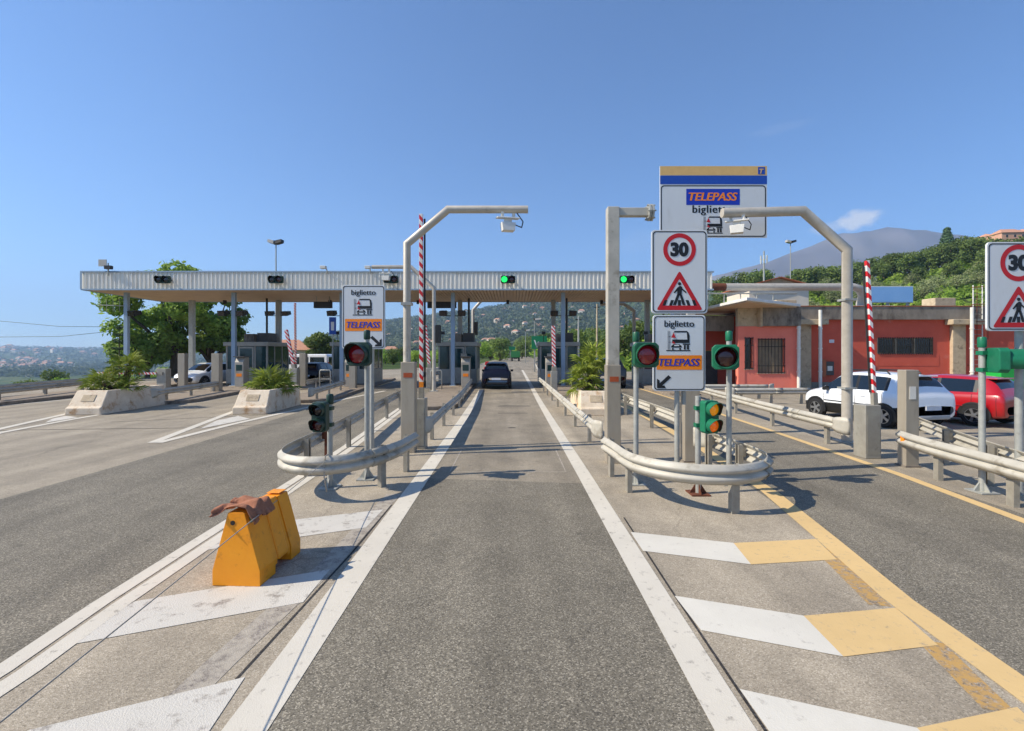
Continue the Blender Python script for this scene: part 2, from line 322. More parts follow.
    def build(s, name, mats, parent=None, smooth=False, bevel=0, world=False, solid=0, fix=True):
        off = parent.location if (world and parent) else None
        o = bpy.data.objects.new(name, s.mesh(name, mats, smooth, off, fix)); C.objects.link(o)
        if parent: o.parent = parent
        if solid: q = o.modifiers.new('t', 'SOLIDIFY'); q.thickness = solid; q.offset = 0
        if bevel:
            q = o.modifiers.new('b', 'BEVEL'); q.width = bevel; q.segments = 2; q.limit_method = 'ANGLE'
        return o
def tag(o, label, cat, group=None):
    o['label'] = label; o['category'] = cat
    if group: o['group'] = group
    return o
def thing(name, label, cat, loc=(0, 0, 0), rz=0, group=None):
    o = bpy.data.objects.new(name, None); o.empty_display_size = .2; C.objects.link(o); o.location = loc; o.rotation_euler = (0, 0, rz)
    return tag(o, label, cat, group)
def struct(o): o['kind'] = 'structure'; return o
def stuff(o): o['kind'] = 'stuff'; return o
def dup(root, loc, rz=None, label=None, scale=None):
    r = root.copy(); C.objects.link(r); r.location = loc
    if rz is not None: r.rotation_euler = (0, 0, rz)
    if scale: r.scale = scale if isinstance(scale, tuple) else (scale,) * 3
    if label: r['label'] = label
    for ch in list(root.children):
        c = ch.copy(); C.objects.link(c); c.parent = r
        for g in list(ch.children): d = g.copy(); C.objects.link(d); d.parent = c
    return r
def ss(a, b, x): t = np.clip((x - a) / (b - a), 0, 1); return t * t * (3 - 2 * t)

# ------------------------------------------------------------------ terrain (one sheet to the horizon)
_t = [0.06, .12, .18, .24, .32, .40, .54, .73, .84, .93, 1.0, 1.06, 1.3, 2.0]
_e = [0.0, .012, .03, .042, .07, .105, .14, .155, .175, .195, .225, .243, .25, .22]
_t2 = [-.75, -.60, -.50, -.40, -.28, -.07, 0.0, .10, .28, .5, .8]
_e2 = [.002, .006, .015, .040, .062, .089, .102, .114, .128, .135, .10]
def nz(x, y, s, ph=0): return (np.sin(x * s + ph) * np.cos(y * s * 1.3 + 1.7 * ph) + .6 * np.sin(x * s * 2.3 + y * s * 1.9 + ph * 2) + .35 * np.sin(x * s * 4.7 - y * s * 5.1 + ph))
def Hgt(x, y):
    x = np.asarray(x, float); y = np.asarray(y, float)
    r = np.hypot(x, y); a = np.arctan2(x, y); front = ss(R(100), R(75), np.abs(a))
    t = np.tan(np.clip(a, R(-75), R(75))); d = np.maximum(y, r * .3)
    left = ss(-.30, -.80, t) * ss(34, 420, r)
    z = -44 * left
    z = z + left * ss(2300, 4300, r) * (70 + 8 * nz(x, y, .002))
    e = np.interp(t, _t, _e, left=0, right=.2)
    z = z + front * e * np.minimum(d, 185) * ss(44, 185, d) * (1 + .05 * nz(x, y, .05))
    e2 = np.interp(t, _t2, _e2, left=0, right=0)
    z = z + front * np.maximum(e2 * 1800 * ss(520, 1800, d) * (1 + .02 * nz(x, y, .011) + .03 * nz(x, y, .004)) * ss(5200, 2600, d) - .75 * e * 185 * ss(200, 1500, d) * 0, 0)
    return z
ang = np.concatenate([np.arange(-180, -66, 6), np.arange(-66, 66, .4), np.arange(66, 180, 6)])
rad = np.concatenate([[44], 44 * (6500 / 44) ** (np.arange(1, 96) / 95)])
A, RR = np.meshgrid(np.radians(ang), rad); X = RR * np.sin(A); Yg = RR * np.cos(A); Z = Hgt(X, Yg) - .03
na, nr = len(ang), len(rad)
vs = np.stack([X.ravel(), Yg.ravel(), Z.ravel()], 1).tolist() + [(0, 0, -.03)]
fs = [(i * na + j, (i + 1) * na + j, (i + 1) * na + (j + 1) % na, i * na + (j + 1) % na) for i in range(nr - 1) for j in range(na)]
fs += [(j, (j + 1) % na, nr * na) for j in range(na)]
mb = MB(); mb.add(vs, fs); struct(mb.build('ground', 'terrain', smooth=True))
# volcano on the skyline
us = np.array([380, 560, 640, 712, 765, 811, 841, 854, 872, 888, 901, 916, 950, 1010, 1080, 1200, 1400.])
vv = np.array([350, 318, 294, 277, 263, 246, 233.5, 234.5, 231, 227.5, 231, 231.5, 236, 250, 268, 300, 345.])
tt = np.linspace((380 - 512) / F, (1400 - 512) / F, 150); pe = np.interp(tt * F + 512, us, (V0 - vv) / F)
MY = 3000.0; ys = np.linspace(2050, 4400, 46); mb = MB(); vs = []
for yy in ys:
    k = ss(1950, MY, yy) * ss(4900, 3300, yy) if yy > MY else ss(1950, MY, yy)
    for t_, p_ in zip(tt, pe): vs.append((t_ * MY * (yy / MY) ** .35, yy, float(max(-30, p_ * MY * k * (1 + .06 * (1 - k) * nz(t_ * MY, yy, .006)) * (1 + .006 * nz(t_ * MY, yy, .02))) + 2)))
n = len(tt); mb.add(vs, [(i * n + j, i * n + j + 1, (i + 1) * n + j + 1, (i + 1) * n + j) for i in range(len(ys) - 1) for j in range(n - 1)])
struct(mb.build('mountain', 'volcano', smooth=True))

# ------------------------------------------------------------------ pavement
def sheet(name, pts, m, z): mb = MB(); mb.poly([(x, y, z) for x, y in pts]); return mb.build(name, m)
struct(sheet('road', [(-34, -14), (34, -14), (34, 30), (26, 60), (-26, 60), (-34, 30)], 'plaza', 0.0))
mb = MB()
for i in range(24):
    y0, y1 = 59 + i * 9, 59 + (i + 1) * 9; c0, c1 = .0006 * max(0, y0 - 90) ** 2 * .6, .0006 * max(0, y1 - 90) ** 2 * .6
    wl = lambda y: -6.2 if y > 80 else -6.2 - (80 - y) * .5
    z0, z1 = .004 + .02, .004 + .02
    mb.poly([(wl(y0) + c0, y0, z0), (7 + c0, y0, z0), (7 + c1, y1, z1), (wl(y1) + c1, y1, z1)])
struct(mb.build('road_ahead', 'lane_old'))
struct(sheet('lane_surface', [(-1.6, -10), (1.3, -10), (1.3, 7.55), (-1.6, 7.9)], 'lane', .004))
struct(sheet('lane_surface_old', [(-1.6, 7.9), (1.3, 7.55), (1.35, 60), (-1.8, 60)], 'lane_old', .004))
struct(sheet('lane_surface_left', [(-7.6, -10), (-3.45, -10), (-3.6, 10), (-4.3, 18), (-4.6, 36), (-9.0, 36), (-7.9, 20), (-7.5, 11), (-7.5, 8)], 'lane', .004))
struct(sheet('lane_surface_right', [(3.2, -10), (6.2, -10), (6.8, 6), (7.0, 10), (7.6, 18), (8.0, 36), (4.7, 36), (4.4, 16), (3.8, 7), (3.3, 3)], 'lane', .004))
struct(sheet('gore_surface_left', [(-3.45, -10), (-1.6, -10), (-1.6, 16), (-4.3, 16), (-3.6, 10)], 'gore', .003))
struct(sheet('gore_surface_right', [(1.3, -10), (3.2, -10), (3.3, 3), (3.8, 7), (4.4, 16), (4.5, 22), (1.3, 22)], 'gore', .003))
def strip(mb, pts, wd, z=.008, w2=None):
    pts = [Vector((p[0], p[1], 0)) for p in pts]; L_, R_ = [], []
    for i, p in enumerate(pts):
        d = (pts[min(i + 1, len(pts) - 1)] - pts[max(i - 1, 0)]).normalized(); nrm = Vector((-d.y, d.x, 0)) * wd / 2; L_.append(p + nrm); R_.append(p - nrm)
    mb.add([(p.x, p.y, z) for p in L_ + R_], [(i + len(pts), i + 1 + len(pts), i + 1, i) for i in range(len(pts) - 1)]); return mb
def mark(name, segs, m, wd, z=.008):
    mb = MB()
    for s_ in segs: strip(mb, s_, wd, z)
    return struct(mb.build(name, m))
mark('edge_line_left', [[(-1.50, -8), (-1.52, 3), (-1.55, 8), (-1.57, 14), (-1.66, 20), (-1.80, 27)]], 'white_line', .26)
mark('edge_line_right', [[(1.27, -8), (1.27, 8), (1.25, 12), (1.22, 20), (1.27, 40), (1.3, 58)]], 'white_line', .24)
dl = [G(-60, 709), G(0, 672), G(100, 604), G(200, 540), G(300, 477), G(345, 447), G(400, 408)]
mark('double_line_left', [dl, [(x + .19, y) for x, y in dl]], 'white_line', .15)
for pts, m in (([(30, 731), (245, 678), (210, 731), (150, 810), (-90, 780)], 'white_worn'), ([(57, 648), (135, 602), (330, 570), (303, 603)], 'white_worn'), ([(203, 551), (235, 527), (383, 510), (366, 528)], 'white_worn')):
    struct(sheet('gore_stripe', [G(*p) for p in reversed(pts)], m, .0075))
for pts in ([(630.5, 532.5), (733.5, 543.5), (751, 565), (643, 551.5)], [(674.5, 596.5), (803.5, 616.5), (843.5, 657.5), (701, 631)], [(739.5, 690), (917, 729), (985, 800), (790, 762)]):
    struct(sheet('gore_stripe', [G(*p) for p in reversed(pts)], 'white_new', .0075))
for pts in ([(733.5, 543.5), (816, 539.5), (837, 560), (751, 565)], [(803.5, 616.5), (896, 608.5), (938, 646), (843.5, 657.5)], [(917, 729), (1017, 708), (1085, 770), (985, 800)]):
    struct(sheet('gore_stripe', [G(*p) for p in reversed(pts)], 'yellow_line', .007))
yl = [(3.0, -2), (3.22, 2.5), (3.36, 4), (3.63, 5.3), (3.98, 7.1), (4.25, 10), (4.5, 15.5), (4.62, 20), (4.66, 36)]
mark('yellow_line_near', [yl], 'yellow_line', .24, .009)
mark('yellow_line_faded', [[G(820, 548), G(880, 606)], [G(930, 642), G(1000, 712)], ], 'yellow_old', .17, .0055)
yr = [(6.1, 3), (6.5, 5.6), (6.84, 8.1), (7.2, 13.3), (7.5, 20), (7.9, 36)]
mark('yellow_line_far', [yr], 'yellow_line', .17)
mark('seam', [[(-1.95, -6), (-1.82, 2.9), (-1.72, 4.9), (-1.70, 6.5)], [(1.44, -6), (1.44, 4.2), (1.46, 6)]], 'tar', .02, .006)
mark('pale_old_line', [[(-2.14, 1.5), (-2.02, 3.2), (-1.86, 4.6), (-1.80, 7)]], 'pale_line', .22, .0055)
mark('loop_line', [[(-1.12, 8.3), (-1.12, 10.2)], [(.97, 8.3), (.97, 10.2)], [(-1.12, 8.3), (.97, 8.3)]], 'pale_line', .025, .0065)
# gores in front of the planters
def gore(pts1, pts2, fill):
    mark('gore_line', [[G(*p) for p in pts1]], 'white_line', .22); mark('gore_line', [[G(*p) for p in pts2]], 'white_line', .22, .009)
    for f in fill: struct(sheet('gore_stripe', [G(*p) for p in f], 'white_worn', .0075))
gore([(152, 443), (195, 426.5), (238, 410)], [(158, 443), (230, 425), (292, 411), (345, 399), (385, 391)], [[(200, 429), (250, 419), (238, 416), (216, 421)]])
gore([(-60, 444), (0, 429), (71, 413)], [(-60, 449), (0, 433), (75, 419), (150, 406.5), (225, 394.5), (260, 389)], [[(45, 423), (78, 417.5), (66, 416), (52, 419)]])
mark('edge_line_far_left', [[(-24, 12), (-20.8, 18), (-20.3, 22), (-20.6, 30)]], 'white_line', .2)
mark('yellow_line_left', [[(-8.0, 20.5), (-8.6, 25), (-8.9, 34)]], 'yellow_line', .15)
for x0, x1, y, wd in ((-.5, .55, 16.4, .10), (-.55, .75, 18.6, .16), (-.1, .1, 13.2, .12)):
    mark('tar_patch', [[(x0, y), ((x0 + x1) / 2, y + .03), (x1, y)]], 'tar', wd, .0062)
mark('tar_crack', [[(-16.5, 12.4), (-13, 12.9), (-9, 13.2), (-7, 14)], [(-12.5, 14.3), (-8.5, 16)]], 'tar', .035, .0062)
# raised kerbed islands under the booths
def island(name, c0, c1, hw, y0, y1, z=.15):
    pts = []; L_ = lambda y: c0 + (c1 - c0) * (y - y0) / (y1 - y0)
    for i in range(9):
        a = math.pi + math.pi * i / 8; pts.append((c0 + hw * math.cos(a), y0 + hw + hw * math.sin(a)))
    pts += [(c1 + hw, y1), (c1 - hw, y1)]
    mb = MB(); mb.prism(pts, -.02, z); o = struct(mb.build(name, 'kerb', bevel=.02))
    mb = MB(); mb.poly([(L_(y) + (x - L_(y)) * .86, y0 + .16 + (y - y0) * .985, z + .004) for x, y in pts]); t = mb.build('paving', 'island_top', o)
    return o
island('kerbed_island', -3.15, -3.60, 1.0, 17.2, 37)
island('kerbed_island', 3.0, 3.1, 1.05, 22.0, 37)
island('kerbed_island', -9.15, -10.5, 1.15, 19.6, 37)
island('kerbed_island', -15.0, -17.2, 1.2, 19.0, 37)
island('kerbed_island', -21.9, -23.4, 1.2, 16.5, 37)
island('kerbed_island', 8.7, 9.6, 1.0, 23, 37)

# ------------------------------------------------------------------ toll canopy
FY, BY, CL, CR, SZ, TZ = 27.0, 33.3, -25.2, 11.75, 5.84, 6.96
can = thing('toll_canopy', 'long flat toll plaza canopy with white ribbed fascia and brown slatted soffit', 'canopy', (0, 28.3, 0))
def corr(mb, a, b, nrm, z0, z1, pitch=.245, dep=.05):
    a, b, nrm = Vector(a), Vector(b), Vector(nrm); Ln = (b - a).length; d = (b - a) / Ln; k = int(Ln / pitch); pr = []
    for i in range(k):
        s0 = i * Ln / k; q = Ln / k
        pr += [(s0, 0), (s0 + q * .55, 0), (s0 + q * .64, dep), (s0 + q * .91, dep)]
    pr.append((Ln, 0)); vs = []
    for s_, o_ in pr: p = a + d * s_ + nrm * o_; vs += [(p.x, p.y, z0), (p.x, p.y, z1)]
    mb.add(vs, [(2 * i, 2 * i + 2, 2 * i + 3, 2 * i + 1) for i in range(len(pr) - 1)])
# front fascia in bays, so that the sheet joints show
nb = 6
for i in range(nb):
    xa, xb = CL + (CR - CL) * i / nb + (.012 if i else 0), CL + (CR - CL) * (i + 1) / nb
    mb = MB(); corr(mb, (xa, FY, 0), (xb, FY, 0), (0, -1, 0), SZ + .06, TZ - .08); mb.build('fascia_sheet', 'fascia', can, world=True, solid=.004)
mb = MB(); corr(mb, (CL, BY, 0), (CL, FY, 0), (-1, 0, 0), SZ + .06, TZ - .08); mb.build('fascia_sheet', 'fascia', can, world=True, solid=.004)
mb = MB(); corr(mb, (CR, FY, 0), (CR, BY, 0), (1, 0, 0), SZ + .06, TZ - .08); mb.build('fascia_sheet', 'fascia', can, world=True, solid=.004)
mb = MB(); corr(mb, (CR, BY, 0), (CL, BY, 0), (0, 1, 0), SZ + .06, TZ - .08); mb.build('fascia_sheet', 'fascia', can, world=True, solid=.004)
mb = MB()
for z0, z1, e in ((TZ - .09, TZ, .08), (SZ - .01, SZ + .07, .07)):
    mb.bx(CL - e, CR + e, FY - e, FY + .02, z0, z1); mb.bx(CL - e, CR + e, BY - .02, BY + e, z0, z1)
    mb.bx(CL - e, CL + .02, FY + .022, BY - .022, z0, z1); mb.bx(CR - .02, CR + e, FY + .022, BY - .022, z0, z1)
mb.bx(CL - .085, CL + .03, FY - .085, FY - .071, SZ + .072, TZ - .092)
mb.build('edge_trim', 'lid_blue', can, world=True)
mb = MB(); k = int((CR - CL) / .2)
pr = []
for i in range(k):
    x = CL + .03 + i * (CR - CL - .06) / k; q = (CR - CL - .06) / k; pr += [(x, SZ + .02), (x + q * .8, SZ + .02), (x + q * .80, SZ + .12), (x + q * .99, SZ + .12)]
vs = []
for x, z in pr: vs += [(x, FY + .03, z), (x, BY - .03, z)]
mb.add(vs, [(2 * i, 2 * i + 1, 2 * i + 3, 2 * i + 2) for i in range(len(pr) - 1)]); stuff(mb.build('soffit_slats', 'soffit', can, world=True))
mb = MB(); mb.bx(CL + .05, CR - .05, FY + .05, BY - .05, TZ - .25, TZ - .12); mb.build('roof_deck', 'roof_felt', can, world=True)
FC = [-23.7, -17.1, -10.46, -3.63, 3.14, 9.9]; BC = [-22.5, -16.4, -10.0, -3.65, 2.9, 9.5]
for x in FC:
    mb = MB(); mb.bx(x - .12, x + .12, 28.2, 28.4, .1, SZ + .03); mb.bx(x - .2, x + .2, 28.1, 28.5, .1, .17); mb.build('column', 'lid_blue', can, world=True, bevel=.01)
for x in BC:
    mb = MB(); mb.bx(x - .15, x + .15, 32.2, 32.5, .1, SZ + .03); mb.build('column', 'galv_pole', can, world=True, bevel=.01)
for x in (-20.2, -12.8, -6.6, -.3, 6.3):
    mb = MB(); mb.bx(x - .1, x + .1, 32.3, 32.42, SZ - .25, SZ + .02); mb.build('soffit_lamp', 'dark_metal', can, world=True)

# ------------------------------------------------------------------ toll booths
def booth(cx, w_, label, back=33.0):
    t = thing('toll_booth', label, 'toll booth', (cx, 30.0, .15), group='toll booths under the canopy'); h = 2.72; d = 2.9; hw = w_ / 2
    mb = MB(); mb.bx(-hw, hw, 0, d, 0, .95); mb.build('lower_wall', 'boothwall', t, bevel=.015)
    def mullion(*a): mb = MB(); mb.bx(*a); mb.build('mullion', 'boothwall', t)
    for x in (-hw, -hw * .42, hw * .36, hw - .09): mullion(x, x + .09, .0, .09, .95, 2.45)
    for y in (.9, 1.9, d - .09): mullion(hw - .09, hw, y, y + .09, .95, 2.45); mullion(-hw, -hw + .09, y, y + .09, .95, 2.45)
    mb = MB(); mb.bx(-hw + .09, hw - .09, d - .09, d, .95, 2.45); mb.build('back_wall', 'boothwall', t)
    xs = [-hw + .09, -hw * .42, -hw * .42 + .09, hw * .36, hw * .36 + .09, hw - .09]
    for i in range(3):
        mb = MB(); mb.bx(xs[2 * i] + .004, xs[2 * i + 1] - .004, .03, .05, .954, 2.446); mb.build('window', 'glass_teal', t)
    for s_ in (-1, 1):
        for y0, y1 in ((.09, .9), (.99, 1.9), (1.99, d - .09)):
            mb = MB(); x = s_ * (hw - .04); mb.bx(x - .01, x + .01, y0 + .004, y1 - .004, .954, 2.446); mb.build('window', 'glass_teal', t)
    mb = MB(); mb.bx(-hw * .40, hw * .34, -.03, -.002, .03, 2.4); dd = mb.build('door', 'boothwall', t)
    mb = MB(); mb.bx(-hw * .32, hw * .27, -.036, -.031, 1.05, 2.3); mb.build('pane', 'glass_teal', dd)
    mb = MB(); mb.tube([(hw * .24, -.03, 1.0), (hw * .24, -.08, 1.0), (hw * .24, -.08, 1.15), (hw * .24, -.03, 1.15)], .012, 6); mb.build('handle', 'dark_metal', dd)
    mb = MB(); mb.bx(-hw - .1, hw + .1, -.15, d + .1, 2.45, h); mb.build('roof', 'boothwall', t, bevel=.03)
    mb = MB(); mb.bx(-hw * .35, hw * .15, .5, 1.5, h, h + .55)
    mb.build('air_conditioner', 'concrete_grey', t, bevel=.02)
    mb = MB(); mb.bx(hw * .22, hw * .8, .7, 1.7, h, h + .62)
    for k_ in range(5): mb.bx(hw * .24 + k_ * hw * .11, hw * .29 + k_ * hw * .11, .68, .699, h + .06, h + .55)
    mb.build('vent_unit', 'booth_dark', t)
    mb = MB(); mb.tube([(hw * .5, 1.2, h + .6), (hw * .5, 1.2, SZ - .15 + .02)], .07, 8); mb.build('duct', 'dark_metal', t)
    mb = MB(); mb.tube([(-hw * .8, .3, h), (-hw * .8, .3, h + .5)], .02, 6); mb.bx(-hw * .8 - .12, -hw * .8 + .12, .18, .32, h + .5, h + .7); mb.build('roof_lamp', 'black_plastic', t)
    return t
booth(-3.55, 2.5, 'grey toll booth left of the lane with the dark blue car')
booth(3.08, 2.5, 'grey toll booth right of the open lane, behind the palm planter')
booth(-10.5, 2.5, 'grey toll booth half hidden behind the left ticket lane sign')
booth(-17.3, 2.7, 'leftmost grey toll booth, beside the white car')
booth(9.7, 2.3, 'rightmost grey toll booth, behind the speed limit sign')

def ticket_machine(label, x, y):
    t = thing('ticket_machine', label, 'ticket machine', (x, y, .15), group='ticket machines on the booth islands')
    mb = MB(); mb.prismx([(-.3, 0), (.3, 0), (.3, 1.75), (-.12, 1.75), (-.3, 1.45)], -.26, .26); mb.build('cabinet', 'boothwall', t, bevel=.02)
    mb = MB(); mb.bx(-.18, .18, -.308, -.301, .95, 1.3); mb.build('screen', 'glass_teal', t); mb = MB(); mb.bx(-.16, .16, -.31, -.301, .6, .78); mb.build('ticket_slot', 'ink_orange', t)
    mb = MB(); mb.bx(-.32, .32, -.36, .36, 1.753, 1.81); mb.build('hood', 'booth_dark', t); return t
for x_, y_, lb in ((-2.75, 27.6, 'ticket machine left of the open lane in front of the booth'), (2.25, 27.2, 'ticket machine right of the open lane in front of the booth'), (-9.6, 27.4, 'ticket machine on the island under the left ticket sign'), (-16.2, 27.6, 'ticket machine beside the leftmost booth'), (8.9, 27.4, 'ticket machine on the right island behind the sign poles')):
    ticket_machine(lb, x_, y_)
def hanging_board(label, x, w_):
    t = thing('hanging_board', label, 'lane board', (x, 30.2, SZ)); mb = MB(); mb.bx(-w_, w_, -.08, .08, -.75, -.32); mb.build('board', 'dark_metal', t, bevel=.02)
    for q in (-.7, .7): mb = MB(); mb.tube([(q * w_, 0, -.35), (q * w_, 0, .04)], .025, 6); mb.build('hanger', 'galv_pole', t)
hanging_board('dark lane board hanging under the canopy above the booth left of the open lane', -4.6, .95); hanging_board('dark lane board hanging under the canopy left of the ticket sign', -12.4, .6)
def handrail(label, x, y):
    t = thing('handrail', label, 'handrail', (x, y, .15), group='steel hoop rails on the booth islands')
    mb = MB(); mb.tube([(-.3, 0, 0), (-.3, 0, .98), (-.24, 0, 1.05), (.24, 0, 1.05), (.3, 0, .98), (.3, 0, 0)], .03, 10); mb.build('hoop', 'galv_pole', t, smooth=True); mb = MB(); mb.tube([(-.3, 0, .55), (.3, 0, .55)], .02, 8); mb.build('mid_rail', 'galv_pole', t)
handrail('steel hoop rail on the island left of the open lane', -4.15, 25.2); handrail('steel hoop rail on the island under the left ticket sign', -10.4, 25.6); handrail('steel hoop rail on the island right of the open lane', 3.6, 25.5)
# ------------------------------------------------------------------ traffic signals
def signal_head(parent, z, lenses, horizontal=False, s=.30, yaw=0, mats=('sig_green',), visor=1.0, flip=False, dx=0, dy=0):
    """lenses: material names from the top (or left); faces -Y before yaw"""
    n = len(lenses); ca, sa = math.cos(yaw), math.sin(yaw)
    def tr(mb): mb.v = [(x * ca - y * sa + dx, x * sa + y * ca + dy, zz) for x, y, zz in mb.v]; return mb
    W_, H_ = (s * 1.08 * n, s * 1.10) if horizontal else (s * 1.10, s * 1.10 * n)
    mb = MB(); c = .14 * s; hw, hh = W_ / 2, H_ / 2
    pts = [(-hw + c, -hh), (hw - c, -hh), (hw, -hh + c), (hw, hh - c), (hw - c, hh), (-hw + c, hh), (-hw, hh - c), (-hw, -hh + c)]
    mb.prismy([(x, zz + z) for x, zz in pts], -.10, .03); h_ = tr(mb).build('housing', mats[0], parent, bevel=.012)
    for i, lm in enumerate(lenses):
        o = (i - (n - 1) / 2) * s * 1.09; cx, cz = (o, z) if horizontal else (0, z - o)
        mb = MB(); mb.lathe([(s * .44, -.115), (s * .40, -.128), (s * .2, -.145), (s * .02, -.150)], 24, (cx, 0, cz), 'y'); tr(mb).build('lens', lm, parent, smooth=True)
        mb = MB(); mb.lathe([(s * .44, -.101), (s * .49, -.101), (s * .49, -.135), (s * .445, -.135), (s * .442, -.112)], 24, (cx, 0, cz), 'y', caps=False); tr(mb).build('bezel', mats[0], parent, smooth=40)
        # visor: open tunnel, longer on top
        mb = MB(); N = 22; vs = []
        for k in range(N + 1):
            a = R(-50) + R(280) * k / N; q = max(0, math.sin(a)) * .6 + .4; r0, r1 = s * .495, s * .465; ln = s * .85 * visor * q
            for r_, y_ in ((r0, -.13), (r0, -.13 - ln), (r1, -.13 - ln), (r1, -.13)): vs.append((cx + r_ * math.cos(a), y_, cz + r_ * math.sin(a)))
        mb.add(vs, [(4 * k + j, 4 * k + 4 + j, 4 * k + 4 + (j + 1) % 4, 4 * k + (j + 1) % 4) for k in range(N) for j in range(4)] + [(0, 1, 2, 3), (4 * N + 3, 4 * N + 2, 4 * N + 1, 4 * N)])
        for fi in range(len(mb.f)): mb.m[fi] = 1 if fi % 4 == 2 and fi < 4 * N else 0
        tr(mb).build('visor', (mats[0], 'visor_in'), parent, smooth=35, fix=False)
    return h_
def pole_signal(label, base, ztop, zc, lenses, yaw=0, s=.30, visor=1.0, side=0.0, green='sig_green', cap=True, rusty=False):
    t = thing('traffic_signal', label, 'traffic signal', (base[0], base[1], 0), group='traffic signals on posts')
    mb = MB(); mb.tube([(0, 0, .02), (0, 0, ztop - (.14 if cap else 0))], .042, 14); mb.build('pole', 'galv_pole', t, smooth=40)
    mb = MB(); mb.bx(-.14, .14, -.14, .14, 0.004, .024)
    for a in range(4):
        an = a * math.pi / 2; c_, s_ = math.cos(an), math.sin(an)
        mb.add([(c_ * .04 - s_ * .006, s_ * .04 + c_ * .006, .024), (c_ * .13 - s_ * .006, s_ * .13 + c_ * .006, .024), (c_ * .04 - s_ * .006, s_ * .04 + c_ * .006, .16),
                (c_ * .04 + s_ * .006, s_ * .04 - c_ * .006, .024), (c_ * .13 + s_ * .006, s_ * .13 - c_ * .006, .024), (c_ * .04 + s_ * .006, s_ * .04 - c_ * .006, .16)],
               [(0, 1, 2), (5, 4, 3), (0, 3, 4, 1), (1, 4, 5, 2), (2, 5, 3, 0)])
    mb.build('base_plate', 'rust' if rusty else 'galv_pole', t)
    if cap:
        mb = MB(); mb.lathe([(.05, ztop - .16), (.055, ztop - .15), (.055, ztop - .02), (.045, ztop), (.005, ztop + .005)], 16); mb.build('cap', green, t, smooth=40)
    mb = MB(); zz = zc - .02
    mb.bx(-.05 + min(side, 0), .05 + max(side, 0), -.06, .05, zz + .1, zz + .16); mb.bx(-.05 + min(side, 0), .05 + max(side, 0), -.06, .05, zz - .16, zz - .1); mb.build('bracket', green, t)
    signal_head(t, zc, lenses, s=s, yaw=yaw, visor=visor, mats=(green,), dx=side, dy=-.16)
    return t
# right island
Yb = G(636, 484)[1]; zc = P(641, 355, Yb).z
pole_signal('green traffic signal with round red lens left of the small ticket sign', G(636, 484), P(0, 332, Yb).z, zc, ['lens_red'], 0, .36, .35, side=.10, green='sig_green_shaded')
b = G(729, 484); Yb = b[1]
pole_signal('green traffic signal with dark red lens right of the small ticket sign', b, P(0, 331, Yb).z, P(0, 357, Yb).z, ['lens_red_off'], R(-18), .36, .55, side=-.14)
b = G(698, 494); Yb = b[1]
pole_signal('small two-lamp amber signal inside the rounded right crash barrier', b, P(0, 396, Yb).z, P(0, 415, Yb).z, ['lens_amber', 'lens_orange'], R(14), .22, .7, side=.08, cap=False, rusty=True)
# left island
b = G(367, 479); Yb = b[1]
pole_signal('dark green traffic signal with red lens in front of the left ticket sign', b, P(0, 330, Yb).z, P(0, 354, Yb).z, ['lens_red'], R(-5), .36, .75, side=-.06, green='sig_dark')
b = G(330, 488); Yb = b[1]
pole_signal('small two-lamp dark green signal at the tip of the left crash barrier', b, P(0, 394, Yb).z, P(0, 415, Yb).z, ['lens_dark', 'lens_red_off'], R(-3), .21, .9, side=-.07, green='sig_dark', cap=True)
# far right
b = (P(982, 490, 7.1).x, 7.1); Yb = b[1]
pole_signal('green traffic signal with long hood at the right edge, beside the red car', b, P(0, 337, Yb).z, P(0, 360, Yb).z, ['lens_red_off'], R(70), .34, 1.5, side=.02)
# signals on the canopy fascia
for u, l, lb in ((163, ['lens_dark', 'lens_dark'], 'unlit two-lamp signal at the left end of the canopy fascia'),
                 (276, ['lens_dark', 'lens_red_off'], 'unlit two-lamp signal on the fascia above the leftmost booth'),
                 (391, ['lens_dark', 'lens_red_off'], 'unlit two-lamp signal on the fascia right of the left ticket sign'),
                 (508, ['lens_green_on', 'lens_red_off'], 'two-lamp fascia signal lit green above the open middle lane'),
                 (627, ['lens_green_on', 'lens_red_off'], 'two-lamp fascia signal lit green beside the grey gantry post')):
    p = P(u, 279.5, FY - .34)
    t = thing('lane_signal', lb, 'traffic signal', (p.x, FY - .30, p.z), group='lane signals along the canopy fascia')
    signal_head(t, 0, l, True, .39, visor=.5, mats=('sig_dark',))
    mb = MB(); mb.bx(-.3, -.24, .028, .27, -.04, .04); mb.bx(.24, .30, .028, .27, -.04, .04); mb.build('bracket', 'dark_metal', t)

# ------------------------------------------------------------------ flat print helpers
def text_poly(txt, size, width=None, shear=0, fat=0, space=1.0):
    cu = bpy.data.curves.new('txt', 'FONT'); cu.body = txt; cu.size = size; cu.shear = shear; cu.offset = fat; cu.align_x = 'CENTER'; cu.space_character = space; cu.resolution_u = 4
    ob = bpy.data.objects.new('txt', cu); C.objects.link(ob); dg = bpy.context.evaluated_depsgraph_get(); me = bpy.data.meshes.new_from_object(ob.evaluated_get(dg))
    vs = [v.co.copy() for v in me.vertices]; fs = [tuple(p.vertices) for p in me.polygons]
    bpy.data.objects.remove(ob); bpy.data.curves.remove(cu); bpy.data.meshes.remove(me)
    xs = [v.x for v in vs]; ys_ = [v.y for v in vs]; cx = (min(xs) + max(xs)) / 2; k = (width / (max(xs) - min(xs))) if width else 1
    return [((v.x - cx) * k, v.y * (k if width else 1)) for v in vs], fs
